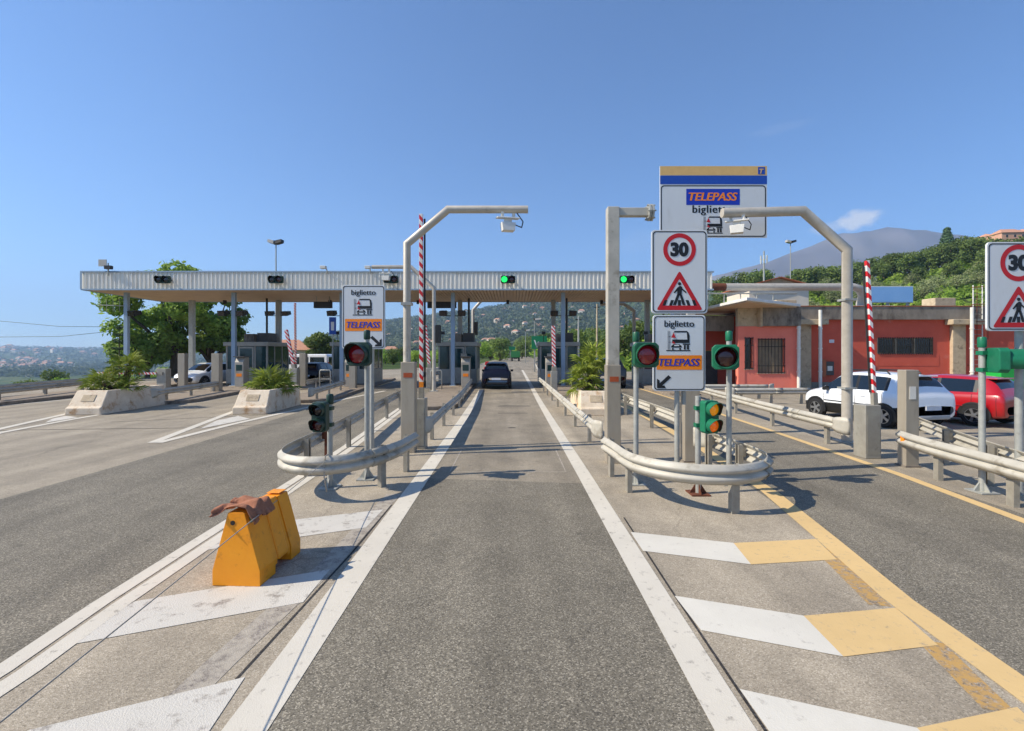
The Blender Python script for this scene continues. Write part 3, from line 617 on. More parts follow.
def lettering(parent, txt, cx, cz, width, m, y, shear=0, fat=.0, name='lettering', hscale=1.0, space=1.0, bold=.0042):
    vs, fs = text_poly(txt, 1.0, width, shear, fat, space); h = max(v[1] for v in vs)
    mb = MB()
    for k_ in (-2, -1, 0, 1, 2): mb.add([(x + cx + k_ * bold * width, y - (k_ + 2) * .0003, zz * hscale + cz) for x, zz in vs], fs)
    return mb.build(name, m, parent)
def rrect(x0, x1, z0, z1, r, n=6):
    pts = []
    for cx, cz, a0 in ((x1 - r, z0 + r, -90), (x1 - r, z1 - r, 0), (x0 + r, z1 - r, 90), (x0 + r, z0 + r, 180)):
        for i in range(n + 1): a = R(a0 + 90 * i / n); pts.append((cx + r * math.cos(a), cz + r * math.sin(a)))
    return pts
def ringpoly(mb, outer, inner, y):
    n = len(outer); mb.add([(x, y, z) for x, z in outer] + [(x, y, z) for x, z in inner], [(i, (i + 1) % n, n + (i + 1) % n, n + i) for i in range(n)])
def panel(parent, x0, x1, z0, z1, y, border=True):
    mb = MB(); r = .06 * (x1 - x0); mb.prismy(rrect(x0, x1, z0, z1, r), y, y + .03); o = mb.build('panel', ('sign_face'), parent, bevel=.004)
    if border:
        i = .022 * (x1 - x0); b_ = .012 * (x1 - x0) + .004; mb = MB(); ringpoly(mb, rrect(x0 + i, x1 - i, z0 + i, z1 - i, r), rrect(x0 + i + b_, x1 - i - b_, z0 + i + b_, z1 - i - b_, r * .9), y - .003); mb.build('border', 'ink_black', parent)
    return o
def flat(parent, name, m, y, polys):
    mb = MB()
    for p in polys: mb.poly([(x, y, z) for x, z in p])
    return mb.build(name, m, parent)
def box2(x0, x1, z0, z1): return [(x0, z0), (x1, z0), (x1, z1), (x0, z1)]
def disc(cx, cz, r, n=28): return [(cx + r * math.cos(2 * math.pi * i / n), cz + r * math.sin(2 * math.pi * i / n)) for i in range(n)]
def ticket_picto(parent, cx, z0, wd, y):
    k = wd / 100; f = lambda pts: [(cx + (x - 50) * k, z0 + z * k) for x, z in pts]
    truck = [(28, 74), (32, 80), (84, 80), (92, 74), (95, 60), (95, 32), (26, 32), (26, 42), (88, 42), (86, 48), (30, 48), (30, 70)]
    flat(parent, 'pictogram', 'ink_black', y - .003, [f([(26, 32), (95, 32), (95, 46), (26, 46)]), f([(86, 46), (95, 46), (95, 60), (91, 74), (84, 74)]), f([(30, 74), (91, 74), (84, 80), (36, 80)]),
        f(box2(72, 80, 6, 24)), f(box2(84, 93, 6, 24)), f(box2(68, 97, 25, 30)), f(box2(2, 98, 0, 4)),
        f([(22, 14), (64, 14), (64, 19), (56, 27), (30, 27), (22, 19)])])
    flat(parent, 'pictogram', 'ink_white', y - .005, [f([(32, 20), (55, 20), (51, 24.5), (35, 24.5)])])
    flat(parent, 'pictogram', 'ink_black', y - .004, [f(box2(25, 32, 5, 12)), f(box2(54, 61, 5, 12))])
    flat(parent, 'pictogram', 'ink_red', y - .006, [f([(22, 54), (40, 52), (32, 74)]), f([(24, 32), (40, 28), (30, 40)])])
    flat(parent, 'pictogram', 'ink_grey', y - .003, [f(box2(8, 12, 6, 80)), f(box2(14, 17, 6, 80)), f(box2(12, 22, 56, 60)), f(box2(12, 22, 34, 37))])
def arrow(parent, cx, cz, s, mx, y):
    q = [(-1, -1), (.25, -1), (.05, -.62), (-.25, -.62), (1, .5), (.62, .85), (-.62, -.3), (-.62, .1), (-1, .35)]
    p = [(cx + mx * x * s, cz + z * s) for x, z in q]; flat(parent, 'arrow', 'ink_black', y - .003, [p if mx > 0 else list(reversed(p))])
def telepass_strip(parent, x0, x1, z0, z1, y, bgm='ink_orange', fg='ink_blue'):
    flat(parent, 'strip', bgm, y - .003, [box2(x0, x1, z0, z1)]); h = z1 - z0
    lettering(parent, 'TELEPASS', (x0 + x1) / 2, z0 + h * .27, (x1 - x0) * .90, fg, y - .006, shear=.22, fat=0, hscale=h * .46 / ((x1 - x0) * .90 * .155))
def limit_panel(parent, x0, x1, z0, z1, y):
    panel(parent, x0, x1, z0, z1, y); W_ = x1 - x0; cx = (x0 + x1) / 2; H_ = z1 - z0; cz = z1 - H_ * .235; r = W_ * .292
    mb = MB(); ringpoly(mb, disc(cx, cz, r, 40), disc(cx, cz, r * .74, 40), y - .003); mb.build('red_ring', 'ink_red', parent)
    lettering(parent, '30', cx, cz - r * .36, r * 1.1, 'ink_black', y - .003, fat=.05)
    tz0, tz1 = z0 + H_ * .04, z0 + H_ * .515; th = W_ * .415
    def rt(k, n=5):
        pts = []; ctr = (cx, tz0 + (tz1 - tz0) * .36)
        V = [(cx - th, tz0), (cx + th, tz0), (cx, tz1)]; V = [(ctr[0] + (a - ctr[0]) * k, ctr[1] + (b_ - ctr[1]) * k) for a, b_ in V]; q = .05
        for i in range(3):
            a, b_, c_ = V[i - 1], V[i], V[(i + 1) % 3]
            p0 = (b_[0] + (a[0] - b_[0]) * q, b_[1] + (a[1] - b_[1]) * q); p1 = (b_[0] + (c_[0] - b_[0]) * q, b_[1] + (c_[1] - b_[1]) * q)
            pts += [p0, ((p0[0] + p1[0]) / 2 * .6 + b_[0] * .4, (p0[1] + p1[1]) / 2 * .6 + b_[1] * .4), p1]
        return pts
    mb = MB(); ringpoly(mb, rt(1), rt(.68), y - .003); mb.build('red_triangle', 'ink_red', parent)
    s = (tz1 - tz0) * .50; bx_, bz = cx, tz0 + (tz1 - tz0) * .115
    f = lambda pts: [(bx_ + a * s, bz + c_ * s) for a, c_ in pts]
    flat(parent, 'pictogram', 'ink_black', y - .004, [f(disc(.0, 1.10, .085, 14)), f([(-.12, .55), (.10, .52), (.14, .94), (.02, 1.0), (-.1, .92)]),
        f([(-.12, .58), (.02, .56), (-.18, .02), (-.34, .02)]), f([(.0, .56), (.12, .55), (.30, .02), (.15, .02)]), f([(-.1, .92), (-.06, .8), (-.24, .62), (-.30, .66)]), f([(.1, .9), (.13, .78), (.32, .62), (.36, .68)])])
    flat(parent, 'pictogram', 'ink_black', y - .0035, [f([(q - .08, 0), (q + .07, 0), (q + .07 - (q > 0) * .1 + (q < 0) * .1, .28), (q - .08 - (q > 0) * .1 + (q < 0) * .1, .28)]) for q in (-.78, -.45, .0, .48, .80)])
def ticket_panel(parent, x0, x1, z0, z1, y, mx):
    panel(parent, x0, x1, z0, z1, y); W_ = x1 - x0; H_ = z1 - z0; cx = (x0 + x1) / 2
    lettering(parent, 'biglietto', cx, z1 - H_ * .155, W_ * .56, 'ink_black', y - .003, fat=0)
    ticket_picto(parent, cx - W_ * .02, z1 - H_ * .475, W_ * .48, y)
    telepass_strip(parent, x0 + W_ * .07, x1 - W_ * .07, z1 - H_ * .72, z1 - H_ * .53, y)
    arrow(parent, cx - mx * W_ * .29, z0 + H_ * .13, W_ * .135, mx, y)
def clamps(parent, y, zs):
    mb = MB()
    for z in zs: mb.bx(-.06, .06, y + .03, .05, z - .02, z + .02)
    mb.build('clamp', 'galv_pole', parent)
# sign pair on the right island
YS = G(677, 476)[1]; t = thing('road_sign', 'speed limit 30 and pedestrian sign above ticket sign with arrow down left', 'road sign', (P(677, 0, YS).x, YS, 0))
def rel(u, v, Y, t): p = P(u, v, Y); return p.x - t.location.x, p.z
yy = -.09
x0, z1 = rel(651.5, 230, YS + yy, t); x1, z0 = rel(707.5, 313.5, YS + yy, t); limit_panel(t, x0, x1, z0, z1, yy)
x0, z1 = rel(653, 315, YS + yy, t); x1, z0 = rel(705.5, 391, YS + yy, t); ticket_panel(t, x0, x1, z0, z1, yy, 1)
mb = MB(); mb.tube([(0, 0, 0), (0, 0, 4.2)], .045, 14); mb.build('pole', 'galv_pole', t, smooth=40)
mb = MB(); mb.tube([(.12, .0, 1.25), (.12, .0, 4.2)], .035, 12); mb.build('stiffener', 'galv_pole', t, smooth=40)
clamps(t, yy, (1.7, 2.3, 3.1, 4.0))
# left ticket sign
YS = G(372, 457)[1]; t = thing('road_sign', 'ticket lane sign with arrow down right, behind the left red signal', 'road sign', (P(372, 0, YS).x, YS, 0))
x0, z1 = rel(342, 285, YS + yy, t); x1, z0 = rel(385, 349, YS + yy, t); ticket_panel(t, x0, x1, z0, z1, yy, -1)
mb = MB(); mb.tube([(0, 0, 0), (0, 0, z1 - .05)], .045, 14); mb.build('pole', 'galv_pole', t, smooth=40); clamps(t, yy, (z0 + .2, z1 - .25))
# far right speed limit sign
YS = 7.0; t = thing('road_sign', 'speed limit 30 sign cut off by the right picture edge', 'road sign', (P(1019, 0, YS).x, YS, 0))
x0, z1 = rel(987, 242, YS + yy, t); x1, z0 = rel(1050, 331, YS + yy, t); limit_panel(t, x0, x1, z0, z1, yy)
mb = MB(); mb.tube([(0, 0, 0), (0, 0, z1 - .05)], .05, 14); mb.build('pole', 'galv_pole', t, smooth=40); clamps(t, yy, (z0 + .2, z1 - .25))

# ------------------------------------------------------------------ clad posts, gantries, barriers
def clad(parent, x, y, w_, d_, h_, plate=True):
    mb = MB(); mb.bx(x - w_ / 2, x + w_ / 2, y - d_ / 2, y + d_ / 2, 0, h_); mb.build('cladding', 'beige_steel', parent, bevel=.012)
    if plate: mb = MB(); mb.bx(x - w_ * .30, x + w_ * .34, y - d_ / 2 - .006, y - d_ / 2 - .001, h_ * .83, h_ * .83 + .10); mb.build('reflector', 'reflector', parent)
def cam_unit(parent, x, y, z, yaw=0, sc=1.0):
    mb = MB(); ca, sa = math.cos(yaw), math.sin(yaw)
    mb.hexa([(-.32, -.14, -.16), (.32, -.14, -.16), (.32, .2, -.10), (-.32, .2, -.10)], [(-.32, -.14, -.12), (.32, -.14, -.12), (.32, .2, -.06), (-.32, .2, -.06)])
    mb.bx(-.2, -.12, -.04, .04, -.12, .1); mb.bx(.12, .2, -.04, .04, -.12, .1); mb.bx(-.1, .1, -.08, .1, -.26, -.14)
    mb.hexa([(-.17, -.16, -.50), (.17, -.16, -.50), (.17, .14, -.48), (-.17, .14, -.48)], [(-.20, -.13, -.26), (.20, -.13, -.26), (.20, .16, -.24), (-.20, .16, -.24)])
    mb.v = [((a * ca - b_ * sa) * sc + x, (a * sa + b_ * ca) * sc + y, c_ * sc + z) for a, b_, c_ in mb.v]; o = mb.build('camera_unit', 'white_paint', parent, bevel=.01)
    mb = MB(); mb.tube([(x + .18 * sc, y, z - .3 * sc), (x + .38 * sc, y, z - .38 * sc), (x + .42 * sc, y, z - .22 * sc), (x + .25 * sc, y, z + .02 * sc)], .012, 6); mb.build('cable', 'black_plastic', parent, smooth=True)
# left gantry over the middle lane
Y = 10.0; q = P(409, 0, Y); t = thing('camera_gantry', 'bent grey tube gantry arching over the middle lane with a white camera', 'gantry', (q.x, Y, 0))
rl = lambda u, v, Yq=None: Vector((P(u, v, Yq or Y).x - t.location.x, (Yq or Y) - t.location.y, P(u, v, Yq or Y).z))
xp = rl(407, 245).x
mb = MB(); mb.tube([(xp, 0, .05), (xp, 0, rl(0, 244).z), rl(448, 209.5), rl(528, 209.5)], .082, 16); mb.build('tube', 'gantry', t, smooth=40)
clad(t, 0, 0, .30, .26, P(0, 362, Y - .13).z)
mb = MB(); mb.bx(xp - .11, xp + .11, -.11, .11, rl(0, 304).z - .03, rl(0, 304).z + .03); mb.build('collar', 'galv_pole', t)
cam_unit(t, rl(508, 0).x, 0, rl(0, 212).z - .04, R(12), .78)
# second gantry behind, over the next lane
Y = 24.0; q = P(434, 0, Y); t = thing('camera_gantry', 'slim bent tube gantry on the booth island over the left lane', 'gantry', (q.x, Y, .15))
mb = MB(); mb.tube([(0, 0, 0), (0, 0, rl(0, 288).z - .15), (rl(411, 0).x, 0, rl(0, 267).z - .15), (rl(372, 0).x, 0, rl(0, 267).z - .15)], .10, 12); mb.build('tube', 'gantry', t, smooth=40)
mb = MB(); mb.bx(.1, .36, -.12, .12, rl(0, 343).z - .15, rl(0, 325).z - .15); mb.build('lamp_box', 'black_plastic', t, bevel=.02)
mb = MB(); mb.bx(-.2, .2, -.2, .2, 0, .03); mb.build('base_plate', 'galv_pole', t)
cam_unit(t, rl(386, 0).x, 0, rl(0, 271).z - .15, 0, 1.0)
# gantry behind L1 booth
Y = 38.0; q = P(473, 0, Y); t = thing('camera_gantry', 'tube gantry rising behind the booth left of the blue car', 'gantry', (q.x, Y, 0))
mb = MB(); mb.tube([(0, 0, 0), (0, 0, rl(0, 310).z), (rl(482, 0).x, 0, rl(0, 300).z), (rl(500, 0).x, 0, rl(0, 296).z)], .12, 10); mb.build('tube', 'gantry', t, smooth=40)
mb = MB(); mb.bx(.13, .4, -.15, .15, rl(0, 335).z, rl(0, 322).z); mb.bx(.10, .14, -.05, .05, rl(0, 330).z, rl(0, 326).z); mb.build('lamp_box', 'black_plastic', t)
Y = 33.5; q = P(634, 0, Y); t = thing('camera_gantry', 'pale tube gantry rising behind the right red signal lens', 'gantry', (q.x, Y, 0))
mb = MB(); mb.tube([(0, 0, 0), (0, 0, rl(0, 311).z), (rl(624, 0).x, 0, rl(0, 304).z), (rl(600, 0).x, 0, rl(0, 304).z)], .12, 10); mb.build('tube', 'gantry', t, smooth=40)
# right gantry carrying the overhead board
Y = 9.05; q = P(612.5, 0, Y); t = thing('gantry_post', 'square grey gantry post with short flanged arm left of the speed limit sign', 'gantry', (q.x, Y, 0))
zt = rl(0, 208).z
mb = MB(); mb.bx(-.115, .115, -.11, .11, .02, zt); mb.bx(.115, rl(652, 0).x, -.075, .075, zt - .17, zt - .01); mb.build('post_and_arm', 'galv', t, bevel=.012)
mb = MB(); xa = rl(652, 0).x; mb.lathe([(.17, xa - .09), (.17, xa - .05), (.14, xa - .045), (.14, xa - .035), (.17, xa - .03), (.17, xa + .01)], 8, (0, 0, zt - .09), 'x')
for a in range(6): mb.lathe([(.016, xa - .12), (.016, xa + .04)], 6, (0, .14 * math.cos(a * 1.047), zt - .09 + .14 * math.sin(a * 1.047)), 'x')
mb.build('flange', 'galv_pole', t)
clad(t, .0, -.0, .27, .26, P(0, 365, Y - .15).z)
Y = 12.0; yb = -.18; q = P(690, 0, Y); t = thing('overhead_sign', 'large overhead ticket board with tan and blue bands, top right', 'road sign', (q.x, Y, 0))
mb = MB(); mb.bx(-.11, .11, -.10, .10, 0, rl(0, 172).z); mb.build('post', 'galv', t, bevel=.01)
x0, z1 = rl(660, 166, Y + yb).x, rl(0, 166, Y + yb).z; x1, z0 = rl(767, 0, Y + yb).x, rl(0, 237.5, Y + yb).z
for k_ in (.2, .8): mb = MB(); mb.bx(x0 + .1, x1 - .1, -.14, -.10, z0 + (z1 - z0) * k_ - .04, z0 + (z1 - z0) * k_ + .04); mb.build('cross_rail', 'galv', t)
mb = MB(); mb.bx(x0, x1, yb, yb + .035, z0, z1); mb.build('board', 'sign_face', t)
H_ = z1 - z0; W_ = x1 - x0
flat(t, 'tan_band', 'board_tan', yb - .003, [box2(x0, x1, z1 - H_ * .13, z1 - .004)]); flat(t, 'blue_band', 'board_blue', yb - .003, [box2(x0, x1, z1 - H_ * .255, z1 - H_ * .135)])
flat(t, 'logo', 'board_blue', yb - .006, [box2(x1 - W_ * .085, x1 - W_ * .02, z1 - H_ * .118, z1 - H_ * .015)]); lettering(t, 'T', x1 - W_ * .053, z1 - H_ * .105, W_ * .04, 'board_tan', yb - .009, shear=.2, fat=.03)
zb = z1 - H_ * .27; mb = MB(); ringpoly(mb, rrect(x0 + .02, x1 - .03, z0 + .02, zb, .09), rrect(x0 + .045, x1 - .055, z0 + .045, zb - .025, .075), yb - .003); mb.build('border', 'ink_black', t)
telepass_strip(t, x0 + W_ * .245, x0 + W_ * .745, z1 - H_ * .545, z1 - H_ * .32, yb, 'ink_blue', 'ink_orange')
lettering(t, 'biglietto', x0 + W_ * .49, z1 - H_ * .655, W_ * .37, 'ink_black', yb - .003, fat=0, space=1.1)
ticket_picto(t, x0 + W_ * .49, z1 - H_ * .945, W_ * .20, yb)
# right gantry over the next lane
Y = 11.1; q = P(847, 0, Y); t = thing('camera_gantry', 'bent grey tube gantry beside the white car with camera over the right lane', 'gantry', (q.x, Y, 0))
mb = MB(); mb.tube([(0, 0, 0), (0, 0, rl(0, 250).z), rl(803, 211), rl(722, 213)], .115, 16); mb.build('tube', 'gantry', t, smooth=40)
for v in (300, 388): mb = MB(); mb.bx(-.14, .14, -.14, .14, rl(0, v).z - .025, rl(0, v).z + .025); mb.build('collar', 'galv_pole', t)
mb = MB(); mb.bx(-.22, .22, -.22, .22, 0, .03); mb.build('base_plate', 'galv_pole', t)
cam_unit(t, rl(737, 0).x, 0, rl(0, 216).z - .02, R(-25), .82)
# free-standing clad posts
def clad_post(label, u, v, top, w_=.33, plate=False, z=0):
    x, y = G(u, v, z); t = thing('clad_post', label, 'post', (x, y, z), group='steel clad posts'); clad(t, 0, 0, w_, w_ * .8, P(0, top, y - w_ * .4).z - z, plate)
    mb = MB(); mb.bx(-w_ * .6, w_ * .6, -w_ * .5, w_ * .5, 0.004, .03); mb.build('foot', 'concrete_grey', t); return t
clad_post('beige steel clad post standing right behind the right sign pole', 690, 461, 385, .30)
t = clad_post('tall beige steel clad post beside the parking barrier cabinet, before the white car', 908, 466, 370, .25)
mb = MB(); mb.bx(-.06, .06, -.108, -.102, 1.28, 1.52); mb.build('faded_sticker', 'white_paint', t)
clad_post('beige clad post on the leftmost booth island, right of the palm planter', 217, 391, 353.5, .40, z=.15)
clad_post('beige clad post farthest left, behind the crash barrier by the white car', 183, 387, 353.5, .40, z=.15)
clad_post('beige clad post right of the small palm planter', 303.5, 386, 353.5, .38, z=.15)
clad_post('beige clad post in front of the booth left of the open lane', 464, 385, 353.5, .36, z=.15)
clad_post('beige clad post in front of the booth right of the open lane', 549.5, 386, 353.5, .28, z=.15)
clad_post('beige clad post under the left ticket sign, on the far island', 353, 388, 354, .36, z=.15)
# barrier arms
def arm_mat():
    m = bpy.data.materials.new('boom_paint'); m.use_nodes = True; n = m.node_tree.nodes; l = m.node_tree.links; b_ = n['Principled BSDF']; b_.inputs['Roughness'].default_value = .4
    tc = n.new('ShaderNodeTexCoord'); sp = n.new('ShaderNodeSeparateXYZ'); l.new(tc.outputs['Object'], sp.inputs[0])
    ad = n.new('ShaderNodeMath'); ad.operation = 'MULTIPLY_ADD'; ad.inputs[1].default_value = 1.1; l.new(sp.outputs['X'], ad.inputs[0]); l.new(sp.outputs['Z'], ad.inputs[2])
    mu = n.new('ShaderNodeMath'); mu.operation = 'MULTIPLY'; mu.inputs[1].default_value = 4.8; l.new(ad.outputs[0], mu.inputs[0])
    fr = n.new('ShaderNodeMath'); fr.operation = 'FRACT'; l.new(mu.outputs[0], fr.inputs[0])
    gt = n.new('ShaderNodeMath'); gt.operation = 'GREATER_THAN'; gt.inputs[1].default_value = .52; l.new(fr.outputs[0], gt.inputs[0])
    l.new(mixn(n, l, gt.outputs[0], L(226, 224, 220), L(206, 34, 40)), b_.inputs['Base Color']); M['boom'] = m
arm_mat()
def barrier(label, base, ztop, cab=(.26, .3, 1.05), tilt=0, z=0, armx=0, cab_label=None, w_=.075, strip=1, sleeve=False):
    t = thing('barrier_gate', label, 'barrier', (base[0], base[1], z), group='red and white barrier gates')
    mb = MB(); mb.bx(-cab[0] / 2, cab[0] / 2, -cab[1] / 2, cab[1] / 2, 0, cab[2]); mb.build('cabinet', 'cabinet', t, bevel=.015)
    mb = MB(); mb.bx(-cab[0] / 2 + .03, cab[0] / 2 - .03, -cab[1] / 2 - .006, -cab[1] / 2 - .001, .08, cab[2] - .2); mb.build('cabinet_door', 'cabinet', t)
    p0 = Vector((armx, -.06, cab[2] - .05)); ln = ztop - z - p0.z; d = Vector((math.sin(tilt), 0, math.cos(tilt)))
    e = p0 + d * ln; mb = MB(); r = w_ / 2
    mb.tube([p0 + d * .28, e], r * 1.15, 4, rot=math.pi / 4); a = mb.build('boom', 'boom', t, bevel=.008)
    if strip: mb = MB(); mb.tube([p0 + d * .3 + Vector((strip * r * 1.5, .02, 0)), e + Vector((strip * r * 1.5, .02, -.1))], r * .42, 6); mb.build('boom_edge', 'dark_metal', a)
    mb = MB(); mb.tube([p0 - d * .1, p0 + d * .30], r * 1.5, 4, rot=math.pi / 4); mb.build('bracket', 'post_steel', t)
    if sleeve: mb = MB(); mb.tube([p0 + d * .22, p0 + d * .42], r * 1.35, 4, rot=math.pi / 4); mb.build('end_sleeve', 'plastic_orange', t)
    return t
x, y = P(422, 0, 10.4).x, 10.4
barrier('raised red and white boom beside the tall left gantry post', (x, y), P(0, 215, 10.4).z, cab=(.2, .3, P(0, 398, 10.4).z), tilt=R(-.1), w_=.10, armx=-.0, sleeve=True)
x, y = G(867, 457)
t = barrier('raised red and white boom on grey cabinet in front of the white car', (x, y), P(0, 261, 9.5).z, cab=(.32, .34, P(0, 405, 9.4).z), tilt=R(-3.0), w_=.085, armx=.11, strip=-1)
barrier('raised red and white boom between planter palm and booth by the open lane', (P(554, 0, 24.5).x, 24.5), P(0, 326, 24.5).z, cab=(.34, .4, P(0, 371, 24.5).z), w_=.22, tilt=R(-1), strip=0)
barrier('leaning red and white boom left of the booth beside the open lane', (P(430, 0, 26).x, 26), P(0, 325, 26).z, cab=(.36, .4, 1.15), tilt=R(-6), z=.15, w_=.2, strip=0)
barrier('leaning red and white boom in front of the white van', (P(295, 0, 27).x, 27), P(0, 329, 27).z, cab=(.42, .42, 1.1), tilt=R(-12), z=.15, w_=.2, strip=0)
barrier('tall thin red and white boom behind the white van', (P(296, 0, 36).x, 36), P(0, 303, 36).z, cab=(.4, .4, 1.0), tilt=R(-.5), z=.0, w_=.16, strip=0)
barrier('far raised boom seen between gantry post and red signal on the right', (P(626, 0, 36).x + .8, 36), P(0, 332, 36).z, cab=(.4, .4, 1.0), z=.0, w_=.2, strip=0)
# lowered boom at the far left
p = P(163, 374, 25); t = thing('barrier_gate', 'lowered white and red boom behind the large palm planter', 'barrier', (p.x, 25, .15), group='red and white barrier gates')
mb = MB(); mb.bx(-.2, .3, -.2, .2, 0, 1.15); mb.build('cabinet', 'cabinet', t, bevel=.015)
mb = MB(); mb.tube([(-.15, -.25, .9), (-3.4, -.25, .92)], .075, 4, rot=math.pi / 4); mb.build('boom', 'boom', t)
mb = MB(); mb.bx(-.18, .15, -.26, -.201, .82, .98); mb.build('bracket', 'post_steel', t)

# ------------------------------------------------------------------ crash barriers
PROF = [(0, .0), (.012, .035), (.07, .075), (.07, .115), (.012, .155), (0, .165), (.012, .175), (.07, .215), (.07, .255), (.012, .295), (0, .33)]
def smooth_path(pts, n=10):
    pts = [np.array(p, float) for p in pts]; q = [2 * pts[0] - pts[1]] + pts + [2 * pts[-1] - pts[-2]]; out = []
    for i in range(1, len(q) - 2):
        for k in range(n):
            t_ = k / n; a, b_, c_, d_ = q[i - 1], q[i], q[i + 1], q[i + 2]
            out.append(.5 * ((2 * b_) + (-a + c_) * t_ + (2 * a - 5 * b_ + 4 * c_ - d_) * t_ ** 2 + (-a + 3 * b_ - 3 * c_ + d_) * t_ ** 3))
    out.append(pts[-1]); return out
def rail(label, path, side, posts, zb=.41, zt=.68, fish=(False, False), curve=True, z=0, cat='crash barrier', rusty=(), beam='galv', post_h=None, group='crash barriers'):
    """side +1: bumps face the left of the travel direction; posts: fractions of path length"""
    pts = smooth_path(path, 8) if curve and len(path) > 2 else [np.array(p, float) for p in path]
    if not (curve and len(path) > 2):
        q = []
        for a, b_ in zip(pts[:-1], pts[1:]): q += [a + (b_ - a) * k / 6 for k in range(6)]
        pts = q + [pts[-1]]
    pts = [Vector((p[0], p[1], 0)) for p in pts]
    s = [0]
    for a, b_ in zip(pts[:-1], pts[1:]): s.append(s[-1] + (b_ - a).length)
    t = thing('crash_barrier', label, cat, (pts[0].x, pts[0].y, z), group=group)
    sc = (zt - zb) / .33; vs = []; m_ = len(PROF); nr_ = []
    for i, p in enumerate(pts):
        d = (pts[min(i + 1, len(pts) - 1)] - pts[max(i - 1, 0)]).normalized(); n_ = Vector((-d.y, d.x, 0)) * side; nr_.append(n_)
        for o_, h_ in PROF: vs.append(p + n_ * (o_ * sc + .05) + Vector((0, 0, zb + h_ * sc)))
    off = t.location.copy(); off.z = 0
    mb = MB(); mb.add([v - off for v in vs], [(i * m_ + j, (i + 1) * m_ + j, (i + 1) * m_ + j + 1, i * m_ + j + 1) for i in range(len(pts) - 1) for j in range(m_ - 1)])
    mb.build('beam', beam, t, smooth=True, solid=.006, fix=False)
    for end, on in ((0, fish[0]), (-1, fish[1])):
        if not on: continue
        p, n_ = pts[end], nr_[end]; d = (pts[0] - pts[1]).normalized() if end == 0 else (pts[-1] - pts[-2]).normalized(); mb = MB(); N = 8; q = []
        for k in range(N + 1):       # flared fishtail terminal curling back
            f = k / N; c_ = p + d * (.34 * f) + n_ * (.10 - .16 * f * f) ; zc_ = (zb + zt) / 2 - .02 * f; hh = (zt - zb) / 2 * (1.0 + .42 * math.sin(f * 2.2)); 
            for o_, h_ in ((0, -1), (.03 * (1 - f), -.5), (0, 0), (.03 * (1 - f), .5), (0, 1)): q.append(c_ + n_ * o_ + Vector((0, 0, zc_ + h_ * hh)) - off)
        mb.add(q, [(i * 5 + j, (i + 1) * 5 + j, (i + 1) * 5 + j + 1, i * 5 + j + 1) for i in range(N) for j in range(4)]); mb.build('fishtail_end', beam, t, smooth=True, solid=.006, fix=False)
    for k, fr in enumerate(posts):
        L_ = fr * s[-1]; i = max(0, min(len(s) - 2, int(np.searchsorted(s, L_)) - 1)); f = (L_ - s[i]) / max(s[i + 1] - s[i], 1e-6); p = pts[i].lerp(pts[i + 1], f) - off; n_ = nr_[i]; d = Vector((n_.y, -n_.x, 0))
        mb = MB(); hh = post_h or zt - .015
        def bar(a0, a1, b0, b1, z0, z1): 
            c4 = [p + d * a + n_ * b_ for a, b_ in ((a0, b0), (a1, b0), (a1, b1), (a0, b1))]; mb.hexa([(c.x, c.y, z0) for c in c4], [(c.x, c.y, z1) for c in c4])
        bar(-.06, .06, -.012, -.006, 0, hh); bar(-.06, -.054, -.075, -.012, 0, hh); bar(.054, .06, -.075, -.012, 0, hh); bar(-.06, -.03, -.081, -.075, 0, hh); bar(.03, .06, -.081, -.075, 0, hh)
        bar(-.03, .03, -.006, .05, zb + .06, zt - .06)
        po = mb.build('post', 'rust' if k in rusty else 'post_steel', t)
    # lapped joints with bolts every 4 m or so
    nj = max(1, int(s[-1] / 3.5)); 
    for j in range(nj):
        L_ = s[-1] * (j + .62) / nj
        i = max(0, min(len(s) - 2, int(np.searchsorted(s, L_)) - 1)); p = pts[i] - off; n_ = nr_[i]; d = Vector((n_.y, -n_.x, 0)); mb = MB()
        for a in (-.1, .1):
            for h_ in (.165,): c_ = p + d * a + n_ * .052 + Vector((0, 0, zb + h_ * sc)); mb.tube([c_, c_ + n_ * .018], .014, 6)
        mb.build('joint_bolts', 'dark_metal', t); mb = MB(); q = []
        for a in (-.16, .16):
            for o_, h_ in PROF: q.append(p + d * a + n_ * (o_ * sc + .059) + Vector((0, 0, zb + (h_ - .165) * sc * 1.03 + .165 * sc)))
        mb.add(q, [(k_, m_ + k_, m_ + k_ + 1, k_ + 1) for k_ in range(m_ - 1)])
        if abs(nr_[max(i - 1, 0)].dot(nr_[min(i + 1, len(nr_) - 1)])) > .985: mb.build('splice', 'galv_old', t, smooth=True, solid=.005, fix=False)
    return t
# right nose
cx, cy, r_ = 2.75, 7.08, .98
pth = [(1.67, 8.12), (1.73, 7.6)] + [(cx - r_ * math.cos(a), cy - r_ * math.sin(a)) for a in np.linspace(.12, math.pi - .05, 9)] + [(3.72, 7.8), (3.62, 8.6)]
rail('galvanised crash barrier bent round the nose of the right island', pth, -1, (.02, .18, .5, .80, .97), fish=(False, True))
